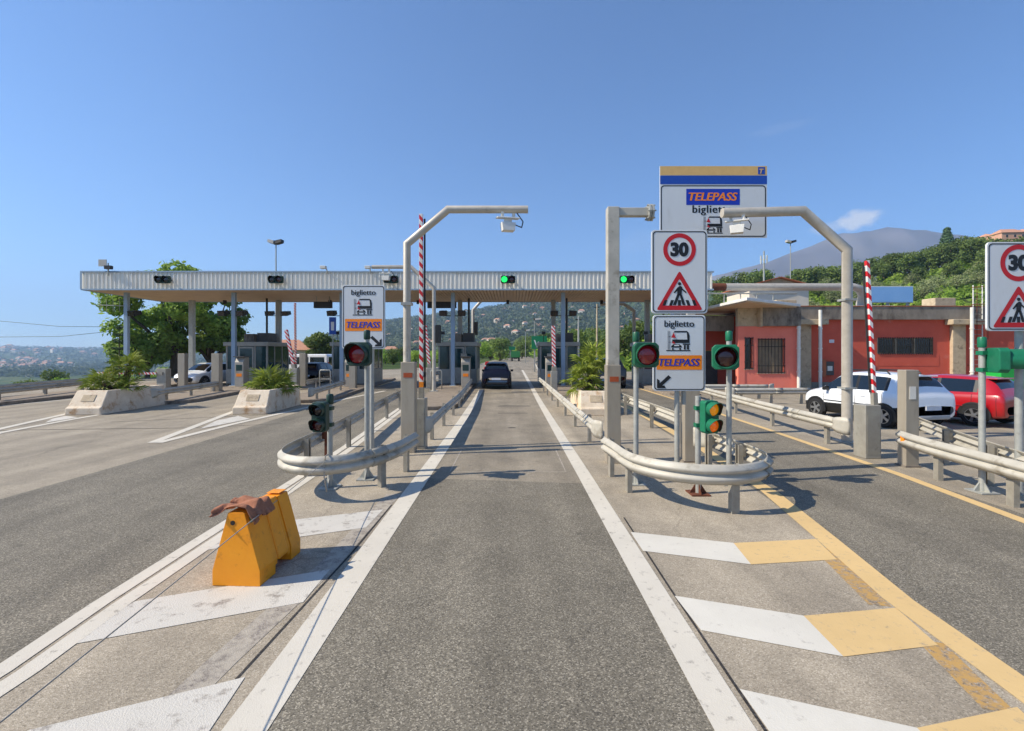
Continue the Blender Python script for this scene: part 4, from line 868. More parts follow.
# left nose with long left arm
pth = [(-4.6, 21.5), (-4.2, 15.7), (-3.89, 11.9), (-3.66, 9.0), (-3.58, 7.5), (-3.40, 6.92), (-3.05, 6.62), (-2.65, 6.62), (-2.30, 6.90), (-1.98, 7.6), (-1.84, 8.6)]
rail('galvanised crash barrier bent round the nose of the left island, rope tied to it', pth, -1, (.10, .22, .36, .5, .62, .705, .76, .93, .985), fish=(False, False), rusty=(5,))
rail('crash barrier along the left side of the open lane, up to the booth', [(-1.93, 10.6), (-1.96, 13), (-2.0, 17), (-2.2, 22), (-2.42, 27)], -1, (.05, .18, .32, .46, .6, .74, .88), fish=(True, False))
rail('crash barrier along the right side of the open lane, past the palm planter', [(1.84, 10.0), (1.80, 13), (1.78, 17), (1.76, 22), (1.72, 28)], 1, (.06, .19, .32, .46, .6, .74, .88), fish=(True, False))
rail('crash barrier behind the sign poles along the yellow line', [(4.02, 9.9), (4.05, 12.5), (3.98, 16), (3.92, 22)], -1, (.08, .27, .5, .75, .95), fish=(True, False))
rail('crash barrier between yellow line and white car, ending at the gantry', [(9.0, 26), (8.24, 19.3), (7.66, 13.9), (7.40, 10.45)], -1, (.05, .25, .45, .62, .80, .97), fish=(False, True))
t = rail('crash barrier at the right edge ending at the tall clad post', [(7.42, 8.75), (7.2, 7.9), (7.0, 6.6), (6.9, 5.7), (7.05, 5.2), (7.25, 5.6), (7.42, 6.5), (8.3, 8.6), (9.4, 10.8)], -1, (.10, .24, .36, .62, .78, .97), fish=(False, False))
mb = MB(); mb.bx(.0, .05, -.12, -.05, .50, .6); mb.v = [(a - .16, b_ - .1, c_) for a, b_, c_ in mb.v]; mb.build('reflector', 'plastic_orange', t)
rail('crash barrier in front of the pink wall, nose beside the white car', [(9.3, 19.3), (10.8, 19.4), (12.6, 19.5)], -1, (.1, .5, .9), fish=(True, False))
rail('crash barrier along the foot of the pink wall, behind the other one', [(8.2, 21.6), (10, 21.6), (12.0, 21.6)], -1, (.1, .5, .9), fish=(False, True))
rail('crash barrier leading from the large palm planter to the clad post', [(-14.5, 18.7), (-15.0, 21.5), (-15.55, 24.5)], -1, (.15, .5, .9), fish=(True, False))
rail('crash barrier leading from the small palm planter to the far island', [(-8.35, 19.2), (-8.75, 22), (-9.2, 25.2)], -1, (.15, .5, .9), fish=(True, False))
rail('front crash barrier at the far left edge on a concrete block', [(-21.6, 18.9), (-22.3, 21.5), (-23.4, 25.6)], -1, (.10, .5, .9), fish=(False, False))
rail('rear crash barrier at the far left edge, above the valley', [(-23.2, 19.5), (-24.5, 24), (-25.5, 29)], -1, (.1, .5, .9))
rail('crash barrier behind the left sign along the far island', [(-11.3, 25.5), (-11.6, 30), (-11.8, 37)], 1, (.1, .4, .7, .95))
rail('double-height dark crash barrier on the island behind the left sign', [(-6.2, 30.5), (-5.4, 36), (-5.0, 44)], -1, (.05, .35, .65, .95), zb=.5, zt=.85)
rail('roadside crash barrier beyond the booths on the right shoulder', [(2.3, 38), (3.0, 55), (4.2, 80), (7, 110)], 1, (.05, .2, .35, .5, .65, .8, .95))
rail('roadside crash barrier beyond the booths on the left shoulder', [(-7.5, 44), (-6.6, 60), (-6.3, 90)], -1, (.05, .25, .45, .65, .85))
mb = MB(); mb.bx(-22.2, -21.5, 18.0, 18.8, 0, .62); tag(mb.build('concrete_block', 'concrete_light', bevel=.04), 'pale concrete block under the barrier end at the far left edge', 'block')

# ------------------------------------------------------------------ planters and palms
def planter(label, x, y, rz, w_=1.05, ln=3.0, h_=.82):
    t = thing('planter', label, 'planter', (x, y, 0), rz, group='concrete planters'); hw = w_ / 2; mb = MB()
    # bull-nosed foot, sloping front, open trough
    prof = [(0, 0), (0, .24), (.10, .30), (.42, h_), (ln, h_), (ln, 0)]
    vs = []
    for y_, z_ in prof:
        k = hw + .07 * (1 - z_ / h_); vs += [(-k, y_, z_), (k, y_, z_)]
    n = len(prof); fs = [(2 * i, 2 * i + 1, 2 * i + 3, 2 * i + 2) for i in range(n - 1) if i != 3] + [(2 * (n - 1), 2 * (n - 1) + 1, 1, 0)]
    fs += [tuple(2 * i for i in range(n)), tuple(2 * i + 1 for i in reversed(range(n)))]
    # rim and trough
    o = len(vs); a, b_ = .54, ln - .12; q = hw - .11
    vs += [(-q, a, h_), (q, a, h_), (q, b_, h_), (-q, b_, h_), (-q, a, h_ - .12), (q, a, h_ - .12), (q, b_, h_ - .12), (-q, b_, h_ - .12)]
    fs += [(6, 7, o + 1, o), (7, 9, o + 2, o + 1), (9, 8, o + 3, o + 2), (8, 6, o, o + 3)] + [(o + i, o + (i + 1) % 4, o + 4 + (i + 1) % 4, o + 4 + i) for i in range(4)]
    mb.add(vs, fs); mb.build('trough', 'concrete_white', t, bevel=.025)
    mb = MB(); mb.poly([(-q, a, h_ - .07), (q, a, h_ - .07), (q, b_, h_ - .07), (-q, b_, h_ - .07)]); mb.build('soil', 'soil', t)
    mb = MB(); f = lambda s_: (.10 + .32 * s_, .30 + (h_ - .30) * s_)
    y0, z0 = f(.3); y1, z1 = f(.72); mb.hexa([(-.22, y0 - .02, z0), (.22, y0 - .02, z0), (.22, y0 + .03, z0), (-.22, y0 + .03, z0)], [(-.22, y1 - .02, z1), (.22, y1 - .02, z1), (.22, y1 + .03, z1), (-.22, y1 + .03, z1)])
    mb.build('plaque', 'concrete_light', t, bevel=.008); return t
planter('long pale concrete planter with the spreading palm at far left', -14.85, 15.9, R(3.5), ln=3.3)
planter('short pale concrete planter with the round bushy palm', -9.2, 16.1, R(3), ln=3.0)
planter('bright concrete planter with the two-headed palm behind the crash barrier', 2.92, 15.7, R(0), ln=2.8)
def frond_mesh(k, pet, rad_, fold):
    rg = random.Random(k); mb = MB(); mb.tube([(0, 0, 0), (0, pet * .6, pet * .03), (0, pet, 0)], [.016, .012, .008], 4); N = 15
    for i in range(N):
        a = R(-105) + R(210) * i / (N - 1); ln = rad_ * (.72 + .28 * math.cos(a * .75)) * rg.uniform(.9, 1.06); da = R(210) / (N - 1) * .30
        dr = -.22 * rg.uniform(.4, 1.6); up = .06 if i % 2 else .02
        p = lambda an, l_, z_: (math.sin(an) * l_, pet + math.cos(an) * l_, z_)
        q = [(0, pet, 0), p(a - da, ln * .5, -fold * abs(math.sin(a)) * .4), p(a, ln * .52, up - fold * abs(math.sin(a)) * .4), p(a + da, ln * .5, -fold * abs(math.sin(a)) * .4), p(a, ln, ln * dr - fold * abs(math.sin(a)) * .6)]
        mb.add(q, [(0, 1, 2), (0, 2, 3), (1, 4, 2), (2, 4, 3)])
    return mb.mesh('frond', ['leaf_palm'], fix=False)
FR = [frond_mesh(i, pe, ra, fo) for i, (pe, ra, fo) in enumerate(((.42, .48, .12), (.52, .52, .18), (.34, .46, .08), (.58, .50, .15)))]
def palm(label, x, y, z, heads, group='planter palms'):
    t = thing('palm', label, 'palm', (x, y, z), group=group)
    for (hx, hy, hz, n, sc, low) in heads:
        mb = MB(); pts = [(hx * .3, hy * .3, -.1), (hx * .7, hy * .7, hz * .55), (hx, hy, hz)]; mb.tube(pts, [.10, .11, .10], 8); mb.build('trunk', 'palm_bark', t, smooth=True)
        for i in range(n):
            az = 2.39996 * i + rng.uniform(-.2, .2); f = i / (n - 1); el = R(80) - (R(80) - R(low)) * f ** .8 + rng.uniform(-.12, .12)
            o = bpy.data.objects.new('frond', FR[rng.randrange(4)]); C.objects.link(o); o.parent = t; o.location = (hx, hy, hz - .03)
            o.rotation_euler = Matrix.Rotation(az, 4, 'Z').to_4x4().to_euler() ; o.rotation_euler = (Matrix.Rotation(az, 3, 'Z') @ Matrix.Rotation(el, 3, 'X') @ Matrix.Rotation(rng.uniform(-.4, .4), 3, 'Y')).to_euler()
            k = sc * rng.uniform(.85, 1.15); o.scale = (k, k, k)
palm('spreading fan palm in the long planter at far left', -14.9, 17.5, .74, [(-.40, -.3, .22, 26, .78, -15), (.10, .3, .92, 30, .72, -30), (.34, -.1, .10, 14, .62, -5)])
palm('round bushy fan palm in the short planter', -9.2, 17.6, .74, [(-.15, 0, .12, 34, .88, -20), (.28, .2, .1, 22, .8, -12)])
palm('two-headed fan palm in the bright planter right of the open lane', 2.9, 17.0, .74, [(-.25, 0, .32, 30, .84, -28), (.12, .2, 1.02, 30, .86, -28)])

# ------------------------------------------------------------------ plastic barrier, cloth, rope
x, y = G(236, 587); t = thing('plastic_barrier', 'orange plastic road barrier on the striped gore', 'barrier', (x, y, .008), R(-2.5))
def wedge(y0, y1, z0=0.0, inset=0.0, top=.67):
    w0, w1, w2 = .225 - inset, .125 - inset, .078 - inset
    pr = [(-w0, z0), (w0, z0), (w0, .14), (w1, .50), (w2, top), (-w2, top), (-w1, .50), (-w0, .14)]
    mb.prismy(pr, y0, y1)
mb = MB(); wedge(0, .26, .0); mb.bx(-.07, .07, 0, .16, .67, .676); mb.build('end_section', 'orange_plastic', t, bevel=.02)
mb = MB(); wedge(.261, .315, .07, .010, .662); mb.build('groove', 'orange_plastic', t, bevel=.01)
mb = MB(); wedge(.316, .50, .10); mb.build('middle_section', 'orange_plastic', t, bevel=.02)
mb = MB(); wedge(.501, .55, .07, .010, .662); mb.build('groove', 'orange_plastic', t, bevel=.01)
mb = MB(); wedge(.551, .74, .0, 0, .655); mb.bx(-.070, .070, .60, .74, .67, .676); mb.build('end_section', 'orange_plastic', t, bevel=.02)
mb = MB(); mb.lathe([(.022, -.004), (.022, .01)], 12, (-.03, 0, .58), 'y'); mb.build('filler_plug', 'dark_metal', t)
mb = MB(); mb.bx(.09, .108, .05, .18, .52, .62); mb.build('sticker', 'sig_green', t)
# draped cloth
N = 26; nu = 20; vs = []
for i in range(N + 1):
    for j in range(nu + 1):
        s_ = -.27 + .52 * i / N; yv = .02 + .36 * j / nu; dr = max(0, abs(s_) - .10); edge = .06 * math.sin(j * 1.7) * (abs(s_) > .2)
        xx = (1 if s_ > 0 else -1) * (min(abs(s_), .10) + dr * (.62 if s_ < 0 else .42)); zz = .712 - dr * (.35 if s_ < 0 else .80) + .022 * math.sin(5 * yv * 6 + s_ * 9) + .016 * math.sin(yv * 41 - s_ * 17)
        if s_ < -.14: zz += .06 * (abs(s_) - .14) / .2; yv -= .10 * (abs(s_) - .14) / .2
        vs.append((xx, yv + edge * .4 - .03, zz))
mb = MB(); mb.add(vs, [(i * (nu + 1) + j, (i + 1) * (nu + 1) + j, (i + 1) * (nu + 1) + j + 1, i * (nu + 1) + j + 1) for i in range(N) for j in range(nu)])
o = mb.build('cloth', 'cloth', None, smooth=True, solid=.006); o.location = t.location; o.rotation_euler = t.rotation_euler; tag(o, 'crumpled brown cloth draped over the orange plastic barrier', 'cloth')
a = Vector((-2.66, 6.53, .60)); b = P(-40, 754.6, 1.70); pts = [a.lerp(b, k / 14) for k in range(15)]
mb = MB(); mb.tube(pts, .0045, 6); mb.tube([a, a + Vector((.02, -.03, .09)), a + Vector((.03, .05, .10))], .010, 6); mb.tube([a, a + Vector((.0, -.02, -.2)), a + Vector((.03, .0, -.42))], .009, 6)
tag(mb.build('rope', 'rope', smooth=True), 'thin rope tied to the left barrier nose, running to the lower left', 'rope')

# ------------------------------------------------------------------ red service building
bd = thing('service_building', 'flat-roofed red and pink service building with concrete parapet', 'building', (17, 28, 0))
def part(name, m, *boxes, parent=None, bevel=0):
    mb = MB()
    for b_ in boxes: mb.bx(*b_)
    if parent is not None and parent is not bd: mb.v = [(a - bd.location.x, b_ - bd.location.y, c_ - bd.location.z) for a, b_, c_ in mb.v]; return mb.build(name, m, parent, bevel=bevel)
    return mb.build(name, m, bd, world=True, bevel=bevel)
RW = 28.5
wx0, wx1, wz0, wz1 = 22.62, 26.1, 2.10, 3.08
part('wall', 'red_wall', (18.5, wx0, RW, RW + .3, 0, 4.3), (wx1, 38, RW, RW + .3, 0, 4.3), (wx0, wx1, RW, RW + .3, 0, wz0), (wx0, wx1, RW, RW + .3, wz1, 4.3), (37.7, 38, RW + .3, 36, 0, 4.3), (18.5, 38, 36, 36.3, 0, 4.3))
part('plinth', 'concrete_grey', (18.5, 38, RW - .06, RW - .003, 0, .35))
part('parapet', 'concrete_grey', (17.2, 38.2, RW - .30, RW + .25, 4.21, 5.0))
part('parapet_cap', 'tile_roof', (17.25, 38.25, RW - .34, RW + .3, 5.003, 5.05))
part('roof', 'roof_felt', (15.0, 37.9, RW + .26, 36.2, 4.6, 4.8))
part('window_reveal', 'red_wall', (wx0 - .02, wx1 + .35, RW - .012, RW - .003, wz0 - .75, wz0 - .01))
for i in range(3):
    a0 = wx0 + (wx1 - wx0) * i / 3; a1 = wx0 + (wx1 - wx0) * (i + 1) / 3
    wn = part('window', 'window_dark', (a0 + .05, a1 - .05, RW + .12, RW + .14, wz0 + .04, wz1 - .04))
    part('frame', 'concrete_light', (a0, a0 + .05, RW + .02, RW + .16, wz0, wz1), (a1 - .05, a1, RW + .02, RW + .16, wz0, wz1), (a0 + .05, a1 - .05, RW + .02, RW + .16, wz0, wz0 + .05), (a0 + .05, a1 - .05, RW + .02, RW + .16, wz1 - .05, wz1), parent=wn)
    mb = MB()
    for k in range(8): xx = a0 + .08 + (a1 - a0 - .16) * k / 7; mb.bx(xx - .014, xx + .014, RW - .06, RW - .03, wz0 - .05, wz1 + .05)
    for zz in (wz0 + .02, (wz0 + wz1) / 2, wz1 - .02): mb.bx(a0 + .03, a1 - .03, RW - .03, RW - .01, zz - .015, zz + .015)
    mb.v = [(a - bd.location.x, b_ - bd.location.y, c_) for a, b_, c_ in mb.v]; stuff(mb.build('bars', 'dark_metal', wn))
# pillars, corbels and downpipes
for px0, px1 in ((17.2, 18.5), (27.0, 28.0)):
    part('pillar', 'concrete_light', (px0 + .12, px1 - .1, RW - .22, RW + .02 if px0 > 20 else RW + .3, 0, 4.0)); part('corbel', 'concrete_light', (px0 - .25, px1 + .72, RW - .62, RW - .05, 3.88, 4.2), bevel=.03)
def pipe(px, y_, z1):
    mb = MB(); mb.tube([(px, y_, 0), (px, y_, z1)], .095, 12)
    for zz in (1, 2.4, 3.6): mb.lathe([(.12, zz), (.12, zz + .06)], 12, (px, y_, 0))
    mb.build('downpipe', 'white_paint', bd, smooth=40, world=True)
pipe(17.05, 27.35, 4.95); pipe(18.62, RW - .72, 4.75); pipe(27.75, RW - .75, 4.9)
# pink front with two barred windows
PW = 27.6
part('pink_wall', 'pink_wall', (13.95, 14.75, PW, PW + .3, 0, 1.22), (13.95, 14.75, PW, PW + .3, 3.05, 3.75), (13.56, 13.95, PW - .03, PW + .3, 0, 3.75), (14.45, 14.75, PW, PW + .3, 1.22, 3.05), (14.75, 16.35, PW, PW + .3, 0, .98), (14.75, 16.35, PW, PW + .3, 2.98, 3.75), (16.35, 17.25, PW, PW + .3, 0, 3.75))
for a0, a1, z0, z1, m_ in ((13.95, 14.45, 1.22, 3.05, 'window_dark'), (14.75, 16.35, .98, 2.98, 'blind')):
    wn = part('window', m_, (a0 + .02, a1 - .02, PW + .16, PW + .18, z0 + .02, z1 - .02)); mb = MB()
    k = int((a1 - a0) / .19)
    for i in range(k + 1): xx = a0 + .02 + (a1 - a0 - .04) * i / k; mb.bx(xx - .013, xx + .013, PW - .07, PW - .045, z0 - .06, z1 + .06)
    for zz in (z0, z0 + .4, z1 - .45, z1): mb.bx(a0 - .03, a1 + .03, PW - .045, PW - .02, zz - .02, zz + .02)
    mb.v = [(a - bd.location.x, b_ - bd.location.y, c_) for a, b_, c_ in mb.v]; stuff(mb.build('bars', 'dark_metal', wn))
    part('sill', 'concrete_light', (a0 - .05, a1 + .05, PW - .04, PW + .1, z0 - .07, z0 - .003), parent=wn)
part('lintel_panel', 'concrete_grey', (14.85, 17.15, PW - .35, PW - .02, 3.76, 4.92), bevel=.02); part('panel_end', 'concrete_light', (14.72, 14.848, PW - .36, PW, 3.72, 4.94))
part('lintel_panel', 'concrete_grey', (11.6, 14.2, 29.4, 29.7, 3.55, 4.55), bevel=.02)
part('porch_wall', 'red_wall', (12.4, 12.9, 31, 31.3, 0, 4.6), (13.9, 15.6, 31, 31.3, 0, 4.6), (12.9, 13.9, 31, 31.3, 2.3, 4.6), (15.3, 15.6, PW + .3, 31, 0, 4.6), (12.4, 12.7, 31.3, 36, 0, 4.6)); part('porch_door', 'booth_dark', (12.92, 13.88, 31.08, 31.14, 0.02, 2.28))
part('upper_wall', 'concrete_light', (13.56, 17.2, PW + .02, PW + .3, 3.753, 4.85))
mb = MB(); mb.prism([(12.26, 24.0), (17.1, 27.25), (17.1, 33.5), (12.2, 33.5), (12.25, 31.5)], 4.90, 5.06); mb.build('porch_roof', 'white_slab', bd, world=True, bevel=.02)
mb = MB(); mb.prism([(12.36, 24.2), (17.0, 27.35), (17.0, 30.9), (12.4, 30.9)], 4.84, 4.897); mb.build('porch_soffit', 'soffit', bd, world=True)
# fittings on the wall
part('meter_box', 'booth_dark', (19.35, 19.85, RW - .14, RW - .003, .78, 1.62)); part('meter_frame', 'tile_roof', (19.1, 19.32, RW - .22, RW - .003, .7, 1.75)); part('meter_plate', 'white_paint', (19.45, 19.75, RW - .15, RW - .143, 1.05, 1.35))
part('wall_plate', 'plate', (19.65, 19.95, RW - .02, RW - .004, 2.78, 2.98))
for i, (x0, x1, y0, y1, z1, m_) in enumerate(((27.6, 28.95, 30, 31, 5.75, 'concrete_light'), (22.2, 25.0, 30, 33, 5.25, 'white_slab'), (25.3, 27.4, 30.2, 33, 5.22, 'white_slab'), (16.9, 18.2, 29.4, 30.5, 5.55, 'concrete_light'))):
    part('roof_box', m_, (x0, x1, y0, y1, 4.80, z1), bevel=.03)
# ladder
ld = thing('roof_ladder', 'white ladder with rusty cage fixed to the red wall', 'ladder', (28.5, RW - .35, 0)); 
for sx in (-.28, .28): mb = MB(); mb.tube([(sx, 0, .3), (sx, 0, 6.3)], .03, 8); mb.build('rail', 'white_paint', ld)
for k in range(19): mb = MB(); mb.tube([(-.28, 0, .5 + k * .31), (.28, 0, .5 + k * .31)], .018, 6); mb.build('rung', 'post_steel', ld)
for k in range(4): mb = MB(); mb.tube([(.42 * math.cos(a), -.45 * math.sin(a) - .02, 3.0 + k * 1.05) for a in np.linspace(0, math.pi, 10)], .022, 6); mb.build('hoop', 'rust', ld)
for a in (.6, 1.57, 2.5): mb = MB(); mb.tube([(.42 * math.cos(a), -.45 * math.sin(a) - .02, 3.0), (.42 * math.cos(a), -.45 * math.sin(a) - .02, 6.15)], .015, 6); mb.build('cage_bar', 'rust', ld)
mb = MB(); mb.tube([(-.28, 0, 4.6), (-.28, .40, 4.6)], .02, 6); mb.tube([(-.28, 0, 1.4), (-.28, .40, 1.4)], .02, 6); mb.build('wall_tie', 'rust', ld)
# service pipe between canopy and building
Yp = 30.0; zp = P(0, 287, Yp).z; t = thing('overhead_pipe', 'thick pale overhead pipe running from canopy to building roof, rust patch', 'pipe', (12, Yp, zp))
mb = MB(); xe = P(853, 0, Yp).x - 12; mb.tube([(-.22, 0, 0), (xe, 0, 0), (xe + .45, .05, -.12), (xe + .8, .25, -.55), (xe + .85, .5, -1.0), (xe + .85, .5, 4.8 - zp)], .24, 16); mb.build('pipe', 'gantry', t, smooth=40)
mb = MB(); mb.tube([(.9, 0, 0), (1.9, 0, 0)], .245, 16, caps=False); mb.build('rust_patch', 'rust', t, smooth=40)
t = thing('roof_handrail', 'thin pipe rail on short legs below the thick overhead pipe', 'handrail', (12.9, 31.0, 5.06))
z_ = P(0, 293.5, 31).z - 5.06; mb = MB(); mb.tube([(0, 0, z_), (6.3, 0, z_)], .05, 8); mb.build('top_rail', 'galv_pole', t, smooth=40)
for k in range(5): mb = MB(); mb.tube([(.3 + k * 1.1, 0, 0), (.3 + k * 1.1, 0, z_)], .04, 8); mb.build('leg', 'galv_pole', t)
mb = MB(); mb.bx(3.2, 4.6, .3, 1.1, 0, .55); o = mb.build('roof_unit', 'white_paint', None, bevel=.03); o.location = t.location; tag(o, 'white box unit on the porch roof under the thick pipe', 'roof unit')
# billboard and hut behind
Yb = 46.0; q = P(889, 302, Yb); t = thing('billboard', 'wide light blue blank billboard behind the red building', 'billboard', (q.x, Yb, 0)); W_ = 23.5 * Yb / F
for sx in (-.85, 0, .85): mb = MB(); mb.bx(sx * W_ - .1, sx * W_ + .1, .06, .25, float(Hgt(q.x + sx * W_, Yb)) - .3, q.z + .4); mb.build('leg', 'galv_pole', t)
mb = MB(); mb.bx(-W_, W_, -.06, .05, q.z, q.z + 15 * Yb / F); mb.build('panel', 'billboard_blue', t); mb = MB(); mb.bx(-W_ - .06, W_ + .06, -.02, .055, q.z - .08, q.z - .003); mb.bx(-W_ - .06, W_ + .06, -.02, .055, q.z + 15 * Yb / F + .003, q.z + 15 * Yb / F + .08); stuff(mb.build('frame', 'white_paint', t))
Yb = 48.0; t = thing('shed', 'low shed with rust-red tiled roof behind the pink wall', 'shed', (P(779, 0, Yb).x, Yb, 0)); z0, z1 = P(0, 286, Yb).z, P(0, 277, Yb).z
mb = MB(); mb.bx(-3.1, 3.1, 0, 5, -.3, z0); mb.build('wall', 'house_white', t)
for sg in (-1, 1): mb = MB(); mb.hexa([(0, -.4, z1 - .1), (sg * 3.6, -.4, z0 - .1), (sg * 3.6, 5.4, z0 - .1), (0, 5.4, z1 - .1)], [(0, -.4, z1), (sg * 3.6, -.4, z0), (sg * 3.6, 5.4, z0), (0, 5.4, z1)]); mb.build('roof_slope', 'tile_roof', t)
mb = MB(); mb.prismy([(-3.1, z0), (3.1, z0), (0, z1 - .12)], 0, .2); mb.build('gable', 'concrete_light', t)
# dumpster by the red car
t = thing('dumpster', 'bright green dumpster with white lid behind the red car', 'dumpster', (P(1006, 0, 20.5).x, 20.5, 0)); t.scale = (.62, .62, 1.0)
mb = MB(); mb.hexa([(-1.0, -.6, .2), (1.0, -.6, .2), (1.0, .6, .2), (-1.0, .6, .2)], [(-1.15, -.75, 1.75), (1.15, -.75, 1.75), (1.15, .75, 1.75), (-1.15, .75, 1.75)]); mb.build('body', 'dumpster', t, bevel=.04)
mb = MB(); mb.prismx([(-.8, 1.76), (.8, 1.76), (.75, 2.0), (.4, 2.25), (-.4, 2.25), (-.75, 2.0)], -1.2, 1.2); mb.build('lid', 'white_paint', t, bevel=.05)
for sx in (-.8, .8):
    for sy in (-.45, .45): mb = MB(); mb.lathe([(.1, -.04), (.1, .04)], 12, (sx, sy, .104), 'x'); mb.build('wheel', 'tyre', t)

# ------------------------------------------------------------------ vehicles
ST = [(-2.02, .62, .64, .70, .62, .40), (-1.99, .88, .90, .80, .68, .33), (-1.90, .99, 1.05, .84, .66, .30), (-1.66, 1.00, 1.36, .86, .60, .26), (-1.42, .99, 1.47, .865, .60, .22), (-.9, .97, 1.515, .87, .61, .20),
      (-.3, .955, 1.53, .87, .62, .20), (.2, .94, 1.505, .87, .615, .20), (.5, .93, 1.43, .87, .61, .20), (.85, .92, 1.21, .865, .64, .20), (1.12, .91, 1.02, .855, .70, .21), (1.3, .895, .955, .845, .70, .23), (1.6, .85, .90, .82, .66, .26), (1.86, .74, .77, .76, .62, .28), (1.98, .58, .60, .66, .56, .32)]
def car(name, label, cat, loc, rz, paint, ln=4.0, wd=1.74, ht=1.5, clad_=False, lit=False, rails=False, group='cars'):
    t = thing(name, label, cat, loc, rz, group); sy, sx, sz = ln / 4.0, wd / 1.74, ht / 1.53
    key = np.array([s_[0] for s_ in ST]); dat = np.array([s_[1:] for s_ in ST]); yy_ = []
    for a, b_ in zip(key[:-1], key[1:]): yy_ += list(np.linspace(a, b_, 4)[:-1])
    yy_ = sorted(set(np.round(yy_ + [key[-1], -.32, -.22, -1.33, -1.22], 4))); rings = []
    def cr(yv):
        i = int(np.clip(np.searchsorted(key, yv) - 1, 0, len(key) - 2)); h_ = key[i + 1] - key[i]; u_ = (yv - key[i]) / h_
        m = lambda k: (dat[min(k + 1, len(key) - 1)] - dat[max(k - 1, 0)]) / (key[min(k + 1, len(key) - 1)] - key[max(k - 1, 0)])
        return (2 * u_ ** 3 - 3 * u_ ** 2 + 1) * dat[i] + (u_ ** 3 - 2 * u_ ** 2 + u_) * h_ * m(i) * .8 + (-2 * u_ ** 3 + 3 * u_ ** 2) * dat[i + 1] + (u_ ** 3 - u_ ** 2) * h_ * m(i + 1) * .8
    for yv in yy_:
        zb, zt, wb, wt, z0 = cr(yv); D = zt - zb
        rings.append([(0, z0), (wb * .86, z0), (wb * .97, z0 + .07), (wb * 1.005, z0 + (zb - z0) * .45), (wb * 1.01, z0 + (zb - z0) * .72), (wb * .985, zb - .03), (wb * .955, zb), (wb * .94 + (wt - wb) * .10, zb + D * .10), (wb * .94 + (wt - wb * .94) * .84, zb + D * .84), (wt * .93, zb + D * .95), (wt * .74, zt + .004), (wt * .38, zt + .02), (0, zt + .026)])
    m_ = len(rings[0]); vs = []
    for s_ in (1, -1):
        for yv, rg in zip(yy_, rings):
            for x_, z_ in rg: vs.append((s_ * x_ * sx, yv * sy, z_ * sz))
    groups = {}
    for s_ in range(2):
        o = s_ * len(yy_) * m_
        for i in range(len(yy_) - 1):
            yc = (yy_[i] + yy_[i + 1]) / 2; D = cr(yc)[1] - cr(yc)[0]
            for j in range(m_ - 1):
                f = (o + i * m_ + j, o + (i + 1) * m_ + j, o + (i + 1) * m_ + j + 1, o + i * m_ + j + 1); f = f if s_ == 0 else tuple(reversed(f)); k = 'body'
                if j == 7 and D > .17 and -1.80 < yc < 1.02:
                    if yc < -1.33: k = 'body'
                    elif -1.22 < yc < -.32: k = ('side_window', s_, 1)
                    elif -.22 < yc < .93: k = ('side_window', s_, 2)
                    else: k = ('door_pillar', s_, int(yc > -1.3) + int(yc > -.8) + int(yc > .3))
                elif j >= 9 and .50 < yc < 1.08: k = ('windscreen',)
                elif j >= 9 and -1.80 < yc < -1.52: k = ('rear_window',)
                elif j <= 2 and clad_ and yc > -1.82: k = 'sill'
                groups.setdefault(k, []).append(f)
    def emit(name, fs, m):
        used = sorted({i for f in fs for i in f}); mp = {a: b_ for b_, a in enumerate(used)}; mb = MB(); mb.add([vs[i] for i in used], [tuple(mp[i] for i in f) for f in fs])
        o = mb.build(name, m, t, smooth=50, fix=False); return o
    bm_ = bmesh
    for k, fs in groups.items():
        nm, m = (k, paint) if k == 'body' else ('lower_cladding', 'black_plastic') if k == 'sill' else (k[0], 'black_plastic') if k[0] == 'door_pillar' else (k[0], 'car_glass')
        o = emit(nm, fs, m)
        if nm == 'body':
            b2 = bmesh.new(); b2.from_mesh(o.data); bmesh.ops.remove_doubles(b2, verts=b2.verts, dist=.0005); b2.to_mesh(o.data); b2.free()
    def seam(yq, j0, j1):
        zb, zt, wb, wt, z0 = cr(yq); i = int(np.argmin([abs(a - yq) for a in yy_])); rg = rings[i]
        for s_ in (-1, 1): mb = MB(); mb.tube([(s_ * (rg[j][0] * sx + .001), yy_[i] * sy, rg[j][1] * sz) for j in range(j0, j1)], .006, 5); mb.build('door_seam', 'black_plastic', t)
    for yq in (-1.22, -.27, .93): seam(yq, 3, 7)
    seam(-1.85, 2, 6)
    for s_ in (-1, 1): mb = MB(); mb.tube([(s_ * .885 * sx, yq * sy, .60 * sz) for yq in (-1.0, -.3, .4, .9)], .014, 6); mb.build('side_moulding', 'black_plastic' if clad_ else paint, t, smooth=True)
    wr = .315
